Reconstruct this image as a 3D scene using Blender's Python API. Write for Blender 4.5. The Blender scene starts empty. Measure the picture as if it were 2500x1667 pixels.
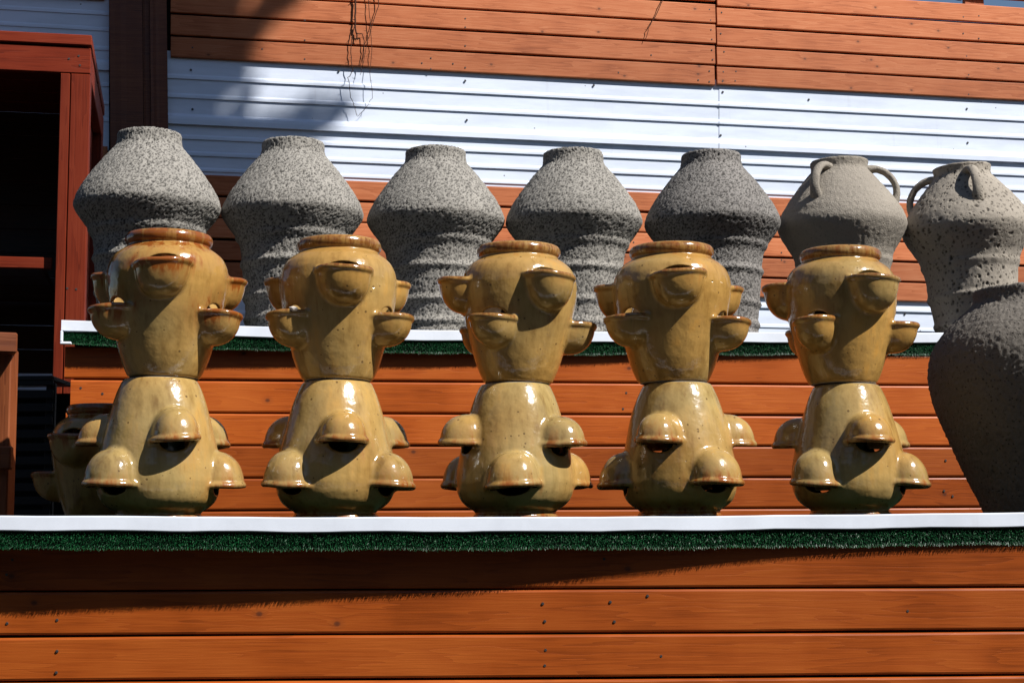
import bpy, bmesh, math, random
import numpy as np
from mathutils import Vector, Matrix

random.seed(7)
np.random.seed(7)
R = math.radians
scene = bpy.context.scene
col = scene.collection

# ------------------------------------------------------------------ camera
PW, PH, F = 2500.0, 1667.0, 4000.0          # photograph size and focal length in pixels
HORIZON = 1330.0                             # picture row of the horizon at the centre
PITCH = math.atan((HORIZON - PH / 2) / F)
ROLL = -0.008
CAM = Vector((0.0, 0.0, 1.60))
cam_data = bpy.data.cameras.new('camera')
cam = bpy.data.objects.new('camera', cam_data)
col.objects.link(cam)
cam_data.sensor_width = 36.0
cam_data.lens = 36.0 * F / PW
cam_data.clip_start = 0.1
cam_data.clip_end = 2000.0
CAMROT = (Matrix.Rotation(R(90) + PITCH, 3, 'X') @ Matrix.Rotation(ROLL, 3, 'Z'))
cam.location = CAM
cam.rotation_euler = CAMROT.to_euler()
scene.camera = cam

# ------------------------------------------------------------------ daylight
SUN_AZ, SUN_EL = R(58), R(46)                # azimuth to the right of straight behind the camera
SUN_DIR = Vector((math.sin(SUN_AZ) * math.cos(SUN_EL), -math.cos(SUN_AZ) * math.cos(SUN_EL), math.sin(SUN_EL)))
world = bpy.data.worlds.new('World')
scene.world = world
world.use_nodes = True
wn = world.node_tree.nodes
wl = world.node_tree.links
wn.clear()
sky = wn.new('ShaderNodeTexSky')
sky.sky_type = 'NISHITA'
sky.sun_disc = False
sky.sun_elevation = SUN_EL
sky.dust_density = 0.3
sky.ozone_density = 2.0
sky.sun_rotation = math.atan2(SUN_DIR.x, SUN_DIR.y)
bg = wn.new('ShaderNodeBackground')
bg.inputs['Strength'].default_value = 0.05
wo = wn.new('ShaderNodeOutputWorld')
wl.new(sky.outputs[0], bg.inputs[0])
wl.new(bg.outputs[0], wo.inputs[0])
sun_data = bpy.data.lights.new('sun', 'SUN')
sun_data.energy = 5.0
sun_data.angle = R(0.53)
sun_data.color = (1.0, 0.975, 0.935)
sun = bpy.data.objects.new('sun', sun_data)
col.objects.link(sun)
sun.location = SUN_DIR * 30
sun.rotation_euler = SUN_DIR.to_track_quat('Z', 'Y').to_euler()
scene.view_settings.view_transform = 'Standard'
scene.view_settings.look = 'None'
scene.view_settings.exposure = 0.68
scene.view_settings.gamma = 1.0
scene.view_settings.use_curve_mapping = False

# ------------------------------------------------------------------ helpers: pixels, meshes, objects
def ray(px, py):
    v = CAMROT @ Vector(((px - PW / 2) / F, -(py - PH / 2) / F, -1.0))
    return v

class Plane:
    """vertical plane  Y = a + b X ;  n points to the camera's side"""
    def __init__(s, a, b):
        s.a, s.b = a, b
        l = math.hypot(1, b)
        s.t = Vector((1 / l, b / l, 0))
        s.n = Vector((b / l, -1 / l, 0))
        s.yaw = math.atan2(b, 1)
    def at(s, px, py, out=0.0):
        d = ray(px, py)
        o = s.n * out
        a = s.a + o.y - s.b * o.x
        t = (a + s.b * CAM.x - CAM.y) / (d.y - s.b * d.x)
        return CAM + d * t

def at_depth(px, py, Y):
    d = ray(px, py)
    return CAM + d * ((Y - CAM.y) / d.y)

FRONT = Plane(5.17, 0.042)
MID = Plane(7.17, 0.17)
WALL = Plane(10.75, 0.237)

def mesh_obj(name, verts, faces, mat=None, parent=None, smooth=False):
    me = bpy.data.meshes.new(name)
    me.from_pydata([tuple(v) for v in verts], [], faces)
    if smooth:
        me.polygons.foreach_set('use_smooth', [True] * len(me.polygons))
    me.update()
    o = bpy.data.objects.new(name, me)
    col.objects.link(o)
    if mat:
        me.materials.append(mat)
    if parent:
        o.parent = parent
    return o

def empty(name, loc=(0, 0, 0), rz=0.0):
    o = bpy.data.objects.new(name, None)
    o.empty_display_size = 0.1
    col.objects.link(o)
    o.location = loc
    o.rotation_euler = (0, 0, rz)
    return o

def tag(o, label=None, cat=None, group=None, kind=None):
    if label: o['label'] = label
    if cat: o['category'] = cat
    if group: o['group'] = group
    if kind: o['kind'] = kind
    return o

def box_bm(x0, x1, y0, y1, z0, z1, bevel=0.0, seg=2):
    bm = bmesh.new()
    bmesh.ops.create_cube(bm, size=1)
    for v in bm.verts:
        v.co = Vector((x0 + (v.co.x + .5) * (x1 - x0), y0 + (v.co.y + .5) * (y1 - y0), z0 + (v.co.z + .5) * (z1 - z0)))
    if bevel:
        bmesh.ops.bevel(bm, geom=list(bm.edges), offset=bevel, segments=seg, affect='EDGES', profile=0.5)
    return bm

def bm_obj(name, bm, mat, parent=None, smooth=False):
    me = bpy.data.meshes.new(name)
    bm.to_mesh(me)
    bm.free()
    if smooth:
        me.polygons.foreach_set('use_smooth', [True] * len(me.polygons))
    me.materials.append(mat)
    o = bpy.data.objects.new(name, me)
    col.objects.link(o)
    if parent:
        o.parent = parent
    return o

def tube_geo(pts, rads, n=8, cap=True):
    """tube along points; returns verts, faces"""
    verts, faces = [], []
    prev = None
    for i, p in enumerate(pts):
        p = Vector(p)
        if i == 0: d = Vector(pts[1]) - p
        elif i == len(pts) - 1: d = p - Vector(pts[i - 1])
        else: d = Vector(pts[i + 1]) - Vector(pts[i - 1])
        d.normalize()
        if prev is None:
            u = d.orthogonal().normalized()
        else:
            u = (prev - d * prev.dot(d)).normalized()
        prev = u
        w = d.cross(u)
        r = rads[i] if hasattr(rads, '__len__') else rads
        for k in range(n):
            a = 2 * math.pi * k / n
            verts.append(p + (u * math.cos(a) + w * math.sin(a)) * r)
    m = len(pts)
    for i in range(m - 1):
        for k in range(n):
            faces.append((i * n + k, i * n + (k + 1) % n, (i + 1) * n + (k + 1) % n, (i + 1) * n + k))
    if cap:
        faces.append(tuple(range(n - 1, -1, -1)))
        faces.append(tuple((m - 1) * n + k for k in range(n)))
    return verts, faces

# ------------------------------------------------------------------ materials
def new_mat(name):
    m = bpy.data.materials.new(name)
    m.use_nodes = True
    nt = m.node_tree
    return m, nt, nt.nodes, nt.links, nt.nodes['Principled BSDF']

def N(nodes, typ, **kw):
    n = nodes.new(typ)
    for k, v in kw.items():
        if k in ('operation', 'blend_type', 'data_type', 'noise_dimensions', 'feature', 'attribute_name', 'attribute_type', 'interpolation_type', 'voronoi_dimensions', 'normalize', 'clamp'):
            setattr(n, k, v)
        else:
            n.inputs[k].default_value = v
    return n

def ramp(nodes, stops, interp='LINEAR'):
    r = nodes.new('ShaderNodeValToRGB')
    r.color_ramp.interpolation = interp
    el = r.color_ramp.elements
    while len(el) > 1:
        el.remove(el[-1])
    el[0].position, el[0].color = stops[0][0], (*stops[0][1], 1) if len(stops[0][1]) == 3 else stops[0][1]
    for p, c in stops[1:]:
        e = el.new(p)
        e.color = (*c, 1) if len(c) == 3 else c
    return r

def mixrgb(nodes, links, fac, a, b, blend='MIX'):
    m = nodes.new('ShaderNodeMix')
    m.data_type = 'RGBA'
    m.blend_type = blend
    for sock, val in ((m.inputs['Factor'], fac), (m.inputs[6], a), (m.inputs[7], b)):
        if isinstance(val, (int, float)): sock.default_value = val
        elif isinstance(val, tuple): sock.default_value = (*val, 1) if len(val) == 3 else val
        else: links.new(val, sock)
    return m.outputs[2]

def math_n(nodes, links, op, a, b=None, clamp=False):
    m = nodes.new('ShaderNodeMath')
    m.operation = op
    m.use_clamp = clamp
    for i, v in enumerate((a, b)):
        if v is None: continue
        if isinstance(v, (int, float)): m.inputs[i].default_value = v
        else: links.new(v, m.inputs[i])
    return m.outputs[0]

def seeded_coords(nodes, links):
    """object coordinates shifted by the object's own seed property"""
    tc = nodes.new('ShaderNodeTexCoord')
    at = N(nodes, 'ShaderNodeAttribute', attribute_name='seed', attribute_type='OBJECT')
    sc = nodes.new('ShaderNodeVectorMath'); sc.operation = 'MULTIPLY_ADD'
    comb = nodes.new('ShaderNodeCombineXYZ')
    for i in range(3): links.new(at.outputs['Fac'], comb.inputs[i])
    links.new(comb.outputs[0], sc.inputs[0])
    sc.inputs[1].default_value = (7.31, 13.7, 3.97)
    links.new(tc.outputs['Object'], sc.inputs[2])
    return sc.outputs[0], at.outputs['Fac']

def wood_mat(name, c_dark, c_mid, c_light, rough=0.45, knots=0.75, spec=0.3, grain=1.0):
    m, nt, nd, lk, p = new_mat(name)
    co, seed = seeded_coords(nd, lk)
    mp = nd.new('ShaderNodeMapping'); mp.inputs['Scale'].default_value = (0.9, 9, 14)
    lk.new(co, mp.inputs[0])
    # knots : sparse voronoi cells in the plane of the board
    sx = nd.new('ShaderNodeSeparateXYZ'); lk.new(co, sx.inputs[0])
    kc = nd.new('ShaderNodeCombineXYZ')
    lk.new(math_n(nd, lk, 'MULTIPLY', sx.outputs[0], 4.2), kc.inputs[0]); lk.new(math_n(nd, lk, 'MULTIPLY', sx.outputs[2], 5.6), kc.inputs[1])
    vo = N(nd, 'ShaderNodeTexVoronoi', voronoi_dimensions='2D', Scale=1.0)
    lk.new(kc.outputs[0], vo.inputs['Vector'])
    sepc = nd.new('ShaderNodeSeparateColor'); lk.new(vo.outputs['Color'], sepc.inputs[0])
    has = math_n(nd, lk, 'GREATER_THAN', sepc.outputs[0], knots)
    kd = ramp(nd, [(0.0, (1, 1, 1)), (0.030, (.85, .85, .85)), (0.052, (.22, .22, .22)), (0.13, (0, 0, 0))])
    lk.new(vo.outputs['Distance'], kd.inputs[0])
    knot = math_n(nd, lk, 'MULTIPLY', kd.outputs[0], has)
    kw = ramp(nd, [(0.0, (1, 1, 1)), (0.12, (.45, .45, .45)), (0.32, (0, 0, 0))]); lk.new(vo.outputs['Distance'], kw.inputs[0])
    kwarp = math_n(nd, lk, 'MULTIPLY', kw.outputs[0], has)
    # grain
    addv = nd.new('ShaderNodeVectorMath'); addv.operation = 'ADD'
    cmb = nd.new('ShaderNodeCombineXYZ')
    lk.new(math_n(nd, lk, 'MULTIPLY', kwarp, 0.28), cmb.inputs[2])
    lk.new(mp.outputs[0], addv.inputs[0]); lk.new(cmb.outputs[0], addv.inputs[1])
    big = N(nd, 'ShaderNodeTexNoise', Scale=1.0, Detail=3.0, Roughness=0.5)
    lk.new(addv.outputs[0], big.inputs['Vector'])
    rings = math_n(nd, lk, 'FRACT', math_n(nd, lk, 'MULTIPLY', big.outputs[0], 9.0))
    mp2 = nd.new('ShaderNodeMapping'); mp2.inputs['Scale'].default_value = (6, 120, 190)
    lk.new(co, mp2.inputs[0])
    fine = N(nd, 'ShaderNodeTexNoise', Scale=1.0, Detail=4.0, Roughness=0.6)
    lk.new(mp2.outputs[0], fine.inputs['Vector'])
    blot = N(nd, 'ShaderNodeTexNoise', Scale=2.3, Detail=3.0, Roughness=0.55)
    lk.new(co, blot.inputs['Vector'])
    cr = ramp(nd, [(0.42, c_dark), (0.64, c_mid), (0.90, c_light)])
    s1 = math_n(nd, lk, 'ADD', math_n(nd, lk, 'MULTIPLY', fine.outputs[0], 0.50 * grain), math_n(nd, lk, 'MULTIPLY_ADD', rings, 0.20 * grain))
    s1.node.inputs[1].links[0].from_node.inputs[2].default_value = 0.35 * (1 - grain)
    s2 = math_n(nd, lk, 'ADD', s1, math_n(nd, lk, 'MULTIPLY', blot.outputs[0], 0.62))
    lk.new(s2, cr.inputs[0])
    # per-board tone
    tone = math_n(nd, lk, 'MULTIPLY_ADD', math_n(nd, lk, 'FRACT', math_n(nd, lk, 'MULTIPLY', seed, 3.77)), 0.42)
    tone.node.inputs[2].default_value = 0.76
    tv = nd.new('ShaderNodeCombineColor')
    for i in range(3): lk.new(tone, tv.inputs[i])
    c1 = mixrgb(nd, lk, 1.0, cr.outputs[0], tv.outputs[0], 'MULTIPLY')
    c2 = mixrgb(nd, lk, math_n(nd, lk, 'MULTIPLY', knot, 0.8), c1, tuple(x * 0.22 + 0.01 for x in c_dark))
    lk.new(c2, p.inputs['Base Color'])
    rr = math_n(nd, lk, 'MULTIPLY_ADD', blot.outputs[0], 0.25); rr.node.inputs[2].default_value = rough - 0.1
    lk.new(rr, p.inputs['Roughness'])
    p.inputs['Specular IOR Level'].default_value = spec
    bp = N(nd, 'ShaderNodeBump', Strength=0.35, Distance=0.002)
    hgt = math_n(nd, lk, 'ADD', fine.outputs[0], math_n(nd, lk, 'MULTIPLY', rings, 0.25))
    lk.new(hgt, bp.inputs['Height']); lk.new(bp.outputs[0], p.inputs['Normal'])
    return m

M_STAND = wood_mat('stained_cedar', (0.150, 0.027, 0.003), (0.31, 0.062, 0.007), (0.41, 0.098, 0.013), knots=0.78, rough=0.40, spec=.25, grain=.55)
M_WALLW = wood_mat('faded_cedar', (0.27, 0.070, 0.022), (0.44, 0.130, 0.047), (0.52, 0.185, 0.080), rough=0.6, knots=0.60, spec=0.2)
M_RED = wood_mat('red_stained_timber', (0.085, 0.011, 0.004), (0.14, 0.018, 0.006), (0.17, 0.026, 0.009), knots=0.9, spec=.14)
M_BROWN = wood_mat('brown_timber', (0.10, 0.024, 0.008), (0.16, 0.042, 0.013), (0.22, 0.066, 0.022), knots=0.9)

M_SHADEWOOD = wood_mat('shade_dark_boards', (0.016, 0.006, 0.003), (0.030, 0.009, 0.004), (0.045, 0.014, 0.007), knots=0.9)  # dark tone puts the shade inside the rack into the board colour

def plain(name, c, rough=0.6, spec=0.3, noise=0.0, nscale=8.0, metallic=0.0, bump=0.0):
    m, nt, nd, lk, p = new_mat(name)
    p.inputs['Base Color'].default_value = (*c, 1)
    p.inputs['Roughness'].default_value = rough
    p.inputs['Specular IOR Level'].default_value = spec
    p.inputs['Metallic'].default_value = metallic
    if noise or bump:
        tc = nd.new('ShaderNodeTexCoord')
        nz = N(nd, 'ShaderNodeTexNoise', Scale=nscale, Detail=5.0, Roughness=0.6)
        lk.new(tc.outputs['Object'], nz.inputs['Vector'])
        cr = ramp(nd, [(0.3, tuple(x * (1 - noise) for x in c)), (0.7, tuple(min(1, x * (1 + noise * .4)) for x in c))])
        lk.new(nz.outputs[0], cr.inputs[0]); lk.new(cr.outputs[0], p.inputs['Base Color'])
        if bump:
            b = N(nd, 'ShaderNodeBump', Strength=bump, Distance=0.003)
            lk.new(nz.outputs[0], b.inputs['Height']); lk.new(b.outputs[0], p.inputs['Normal'])
    return m

def grimy(name, c, rough, scale, amt):
    m, nt, nd, lk, p = new_mat(name)
    tc = nd.new('ShaderNodeTexCoord')
    mp = nd.new('ShaderNodeMapping'); mp.inputs['Scale'].default_value = scale; lk.new(tc.outputs['Object'], mp.inputs[0])
    nz = N(nd, 'ShaderNodeTexNoise', Scale=1.5, Detail=6.0, Roughness=0.62); lk.new(mp.outputs[0], nz.inputs['Vector'])
    cr = ramp(nd, [(0.36, tuple(x * (1 - amt) for x in c)), (0.58, c)]); lk.new(nz.outputs[0], cr.inputs[0])
    mp2 = nd.new('ShaderNodeMapping'); mp2.inputs['Scale'].default_value = (16, 3, 1.2); lk.new(tc.outputs['Object'], mp2.inputs[0])
    dz = N(nd, 'ShaderNodeTexNoise', Scale=1.0, Detail=4.0, Roughness=0.6); lk.new(mp2.outputs[0], dz.inputs['Vector'])
    dr = ramp(nd, [(0.62, (0, 0, 0)), (0.82, (1, 1, 1))]); lk.new(dz.outputs[0], dr.inputs[0])
    c1 = mixrgb(nd, lk, math_n(nd, lk, 'MULTIPLY', dr.outputs[0], amt * 1.6), cr.outputs[0], (0.30, 0.28, 0.26))
    vo = N(nd, 'ShaderNodeTexVoronoi', Scale=9.0); lk.new(tc.outputs['Object'], vo.inputs['Vector'])
    sp = nd.new('ShaderNodeSeparateColor'); lk.new(vo.outputs['Color'], sp.inputs[0])
    fl = math_n(nd, lk, 'MULTIPLY', math_n(nd, lk, 'LESS_THAN', vo.outputs['Distance'], 0.045), math_n(nd, lk, 'GREATER_THAN', sp.outputs[0], .45))
    c2 = mixrgb(nd, lk, math_n(nd, lk, 'MULTIPLY', fl, .8), c1, (0.06, 0.05, 0.045))
    lk.new(c2, p.inputs['Base Color'])
    p.inputs['Roughness'].default_value = rough
    return m
M_TRIM = grimy('white_plastic', (0.74, 0.78, 0.86), .35, (3, 3, 3), .10)
M_METAL = grimy('white_painted_metal', (0.66, 0.715, 0.83), .34, (1.2, 1.2, 7), .13)
M_DARK = plain('dark_backing', (0.012, 0.008, 0.006), rough=0.9, spec=0.1)
M_SCREW = plain('dark_steel', (0.03, 0.028, 0.027), rough=0.5, spec=0.5)
M_GALV = plain('galvanised_steel', (0.30, 0.30, 0.31), rough=0.45, metallic=0.7)
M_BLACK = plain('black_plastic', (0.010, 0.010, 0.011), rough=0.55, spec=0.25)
M_GROUND = plain('dark_gravel', (0.035, 0.032, 0.029), rough=0.95, spec=0.1, noise=0.5, nscale=30, bump=0.6)
M_VINE = plain('dry_vine', (0.055, 0.026, 0.018), rough=0.9, spec=0.1)
M_BARK = plain('bark', (0.09, 0.065, 0.045), rough=0.95, spec=0.1, noise=0.5, nscale=12, bump=0.8)
M_STONE = plain('pale_stone', (0.55, 0.50, 0.46), rough=0.9, spec=0.1, noise=0.35, nscale=60)

def turf_mat(name):
    m, nt, nd, lk, p = new_mat(name)
    at = N(nd, 'ShaderNodeAttribute', attribute_name='tone')
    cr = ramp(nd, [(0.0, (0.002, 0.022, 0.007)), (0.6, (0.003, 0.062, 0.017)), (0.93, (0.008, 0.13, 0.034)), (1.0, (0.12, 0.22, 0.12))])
    lk.new(at.outputs['Fac'], cr.inputs[0]); lk.new(cr.outputs[0], p.inputs['Base Color'])
    p.inputs['Roughness'].default_value = 0.45
    p.inputs['Specular IOR Level'].default_value = 0.35
    return m
M_TURF = turf_mat('turf_fibre')
M_TURFBASE = plain('turf_base', (0.005, 0.018, 0.008), rough=0.9, spec=0.1, noise=0.5, nscale=90)

def leaf_mat():
    m, nt, nd, lk, p = new_mat('tree_leaf')
    p.inputs['Base Color'].default_value = (0.05, 0.09, 0.025, 1)
    p.inputs['Roughness'].default_value = 0.6
    return m
M_LEAF = leaf_mat()

def glaze_mat():
    m, nt, nd, lk, p = new_mat('ochre_glaze')
    co, seed = seeded_coords(nd, lk)
    lip = N(nd, 'ShaderNodeAttribute', attribute_name='lip').outputs['Fac']
    bare = N(nd, 'ShaderNodeAttribute', attribute_name='bare').outputs['Fac']
    rust = N(nd, 'ShaderNodeAttribute', attribute_name='rust', attribute_type='OBJECT').outputs['Fac']
    n1 = N(nd, 'ShaderNodeTexNoise', Scale=5.0, Detail=4.0, Roughness=0.55); lk.new(co, n1.inputs['Vector'])
    mp = nd.new('ShaderNodeMapping'); mp.inputs['Scale'].default_value = (34, 34, 5.5); lk.new(co, mp.inputs[0])
    st = N(nd, 'ShaderNodeTexNoise', Scale=1.0, Detail=4.0, Roughness=0.6); lk.new(mp.outputs[0], st.inputs['Vector'])
    mp2 = nd.new('ShaderNodeMapping'); mp2.inputs['Scale'].default_value = (90, 90, 22); lk.new(co, mp2.inputs[0])
    st2 = N(nd, 'ShaderNodeTexNoise', Scale=1.0, Detail=3.0, Roughness=0.6); lk.new(mp2.outputs[0], st2.inputs['Vector'])
    base = ramp(nd, [(0.34, (0.19, 0.112, 0.035)), (0.44, (0.285, 0.188, 0.064)), (0.55, (0.352, 0.238, 0.086)), (0.68, (0.43, 0.262, 0.076))])
    lk.new(math_n(nd, lk, 'ADD', math_n(nd, lk, 'MULTIPLY', n1.outputs[0], 0.5), math_n(nd, lk, 'MULTIPLY', st.outputs[0], 0.5)), base.inputs[0])
    n0 = N(nd, 'ShaderNodeTexNoise', Scale=2.6, Detail=2.0, Roughness=0.5); lk.new(co, n0.inputs['Vector'])
    warm = N(nd, 'ShaderNodeAttribute', attribute_name='warm', attribute_type='OBJECT').outputs['Fac']
    wr = ramp(nd, [(0.36, (0, 0, 0)), (0.64, (1, 1, 1))]); lk.new(math_n(nd, lk, 'ADD', n0.outputs[0], warm), wr.inputs[0])
    tint = mixrgb(nd, lk, wr.outputs[0], (0.95, 1.00, 1.08), (1.10, 0.93, 0.70))
    based = mixrgb(nd, lk, 1.0, base.outputs[0], tint, 'MULTIPLY')
    # brown where the glaze runs thin at lips; more on rusty pots
    stm = ramp(nd, [(0.40, (0, 0, 0)), (0.62, (1, 1, 1))]); lk.new(st2.outputs[0], stm.inputs[0])
    stw = ramp(nd, [(0.44, (0, 0, 0)), (0.66, (1, 1, 1))]); lk.new(st.outputs[0], stw.inputs[0])
    lipm = math_n(nd, lk, 'MULTIPLY', lip, math_n(nd, lk, 'ADD', math_n(nd, lk, 'MULTIPLY', stm.outputs[0], 0.75), 0.25), True)
    c1 = mixrgb(nd, lk, lipm, based, (0.13, 0.047, 0.010))
    soft = N(nd, 'ShaderNodeAttribute', attribute_name='soft').outputs['Fac']
    rfac = math_n(nd, lk, 'MULTIPLY', math_n(nd, lk, 'MULTIPLY', soft, math_n(nd, lk, 'MULTIPLY', rust, 1.5)), math_n(nd, lk, 'ADD', stw.outputs[0], 0.15), True)
    c2 = mixrgb(nd, lk, rfac, c1, (0.20, 0.058, 0.010))
    mp3 = nd.new('ShaderNodeMapping'); mp3.inputs['Scale'].default_value = (70, 70, 4.5); lk.new(co, mp3.inputs[0])
    dn = N(nd, 'ShaderNodeTexNoise', Scale=1.0, Detail=2.0, Roughness=0.5); lk.new(mp3.outputs[0], dn.inputs['Vector'])
    drun = ramp(nd, [(0.64, (0, 0, 0)), (0.72, (1, 1, 1))]); lk.new(dn.outputs[0], drun.inputs[0])
    c2 = mixrgb(nd, lk, math_n(nd, lk, 'MULTIPLY', drun.outputs[0], 0.28), c2, (0.17, 0.075, 0.020))
    # pin holes
    vo = N(nd, 'ShaderNodeTexVoronoi', Scale=42.0); lk.new(co, vo.inputs['Vector'])
    sp = nd.new('ShaderNodeSeparateColor'); lk.new(vo.outputs['Color'], sp.inputs[0])
    pin = math_n(nd, lk, 'MULTIPLY', math_n(nd, lk, 'LESS_THAN', vo.outputs['Distance'], math_n(nd, lk, 'MULTIPLY', sp.outputs[1], 0.19)), math_n(nd, lk, 'GREATER_THAN', sp.outputs[0], 0.55))
    c3 = mixrgb(nd, lk, math_n(nd, lk, 'MULTIPLY', pin, 0.75), c2, (0.07, 0.035, 0.012))
    bn = N(nd, 'ShaderNodeTexNoise', Scale=30.0, Detail=3.0); lk.new(co, bn.inputs['Vector'])
    bm_ = math_n(nd, lk, 'GREATER_THAN', math_n(nd, lk, 'ADD', bare, math_n(nd, lk, 'MULTIPLY', bn.outputs[0], 0.5)), 0.82)
    c4 = mixrgb(nd, lk, bm_, c3, (0.27, 0.245, 0.21))
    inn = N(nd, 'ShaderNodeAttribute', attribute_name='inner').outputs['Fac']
    c4 = mixrgb(nd, lk, inn, c4, (0.035, 0.020, 0.010))  # dark bare clay inside, also painting in the shade behind the pocket slots
    lk.new(c4, p.inputs['Base Color'])
    ro = math_n(nd, lk, 'ADD', math_n(nd, lk, 'MULTIPLY', bm_, 0.6), math_n(nd, lk, 'MULTIPLY_ADD', n1.outputs[0], 0.16), True)
    ro.node.inputs[1].links[0].from_node.inputs[2].default_value = 0.085
    lk.new(ro, p.inputs['Roughness'])
    p.inputs['IOR'].default_value = 1.55
    b1n = N(nd, 'ShaderNodeTexNoise', Scale=26.0, Detail=2.0, Roughness=0.5); lk.new(co, b1n.inputs['Vector'])
    b2n = N(nd, 'ShaderNodeTexNoise', Scale=130.0, Detail=2.0, Roughness=0.5); lk.new(co, b2n.inputs['Vector'])
    hh = math_n(nd, lk, 'ADD', b1n.outputs[0], math_n(nd, lk, 'MULTIPLY', b2n.outputs[0], 0.10))
    hh2 = math_n(nd, lk, 'SUBTRACT', hh, math_n(nd, lk, 'MULTIPLY', pin, 0.10))
    b = N(nd, 'ShaderNodeBump', Strength=0.55, Distance=0.0045); lk.new(hh2, b.inputs['Height'])
    lk.new(b.outputs[0], p.inputs['Normal'])
    return m
M_GLAZE = glaze_mat()

def lava_mat(name, light, dark, pit_scale, pit_size, fine=1.0):
    m, nt, nd, lk, p = new_mat(name)
    co, seed = seeded_coords(nd, lk)
    pit = N(nd, 'ShaderNodeAttribute', attribute_name='pit').outputs['Fac']
    n1 = N(nd, 'ShaderNodeTexNoise', Scale=7.0, Detail=5.0, Roughness=0.6); lk.new(co, n1.inputs['Vector'])
    n2 = N(nd, 'ShaderNodeTexNoise', Scale=150.0, Detail=4.0, Roughness=0.65); lk.new(co, n2.inputs['Vector'])
    vo = N(nd, 'ShaderNodeTexVoronoi', Scale=pit_scale); lk.new(co, vo.inputs['Vector'])
    sp = nd.new('ShaderNodeSeparateColor'); lk.new(vo.outputs['Color'], sp.inputs[0])
    vr = ramp(nd, [(0.0, (1, 1, 1)), (pit_size, (.8, .8, .8)), (pit_size * 1.5, (0, 0, 0))]); lk.new(vo.outputs['Distance'], vr.inputs[0])
    holes = math_n(nd, lk, 'MULTIPLY', vr.outputs[0], math_n(nd, lk, 'GREATER_THAN', sp.outputs[1], 0.45))
    base = ramp(nd, [(0.3, tuple(0.62 * l + 0.38 * d for l, d in zip(light, dark))), (0.68, light)])
    lk.new(math_n(nd, lk, 'ADD', math_n(nd, lk, 'MULTIPLY', n1.outputs[0], 0.5), math_n(nd, lk, 'MULTIPLY', n2.outputs[0], 0.5)), base.inputs[0])
    pit_mix = math_n(nd, lk, 'MAXIMUM', math_n(nd, lk, 'MULTIPLY', pit, 0.85), math_n(nd, lk, 'MULTIPLY', holes, 0.7), True)  # pits and holes mix towards the dark colour
    c = mixrgb(nd, lk, pit_mix, base.outputs[0], dark)
    lk.new(c, p.inputs['Base Color'])
    p.inputs['Roughness'].default_value = 0.9
    p.inputs['Specular IOR Level'].default_value = 0.12
    h = math_n(nd, lk, 'SUBTRACT', math_n(nd, lk, 'MULTIPLY', n2.outputs[0], 0.9 * fine), holes)
    b = N(nd, 'ShaderNodeBump', Strength=0.8, Distance=0.005); lk.new(h, b.inputs['Height'])
    lk.new(b.outputs[0], p.inputs['Normal'])
    return m
M_LAVA = lava_mat('pitted_grey_stoneware', (0.32, 0.298, 0.265), (0.020, 0.019, 0.018), 130.0, 0.24)
M_LAVA_DEEP = lava_mat('deep_grey_stoneware', (0.24, 0.222, 0.205), (0.018, 0.017, 0.016), 130.0, 0.26)
M_LAVA_FINE = lava_mat('fine_grey_stoneware', (0.30, 0.265, 0.22), (0.085, 0.073, 0.060), 75.0, 0.14, 1.7)
M_LAVA_HOLE = lava_mat('holed_grey_stoneware', (0.33, 0.29, 0.24), (0.050, 0.042, 0.034), 46.0, 0.20, 0.6)
M_LAVA_DARK = lava_mat('dark_grey_stoneware', (0.17, 0.150, 0.128), (0.030, 0.026, 0.022), 80.0, 0.20)

# ------------------------------------------------------------------ ground
g = mesh_obj('ground', [(-400, -400, 0), (400, -400, 0), (400, 600, 0), (-400, 600, 0)], [(0, 1, 2, 3)], M_GROUND)
tag(g, 'dark gravel ground under the display stand', kind='structure')

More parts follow.
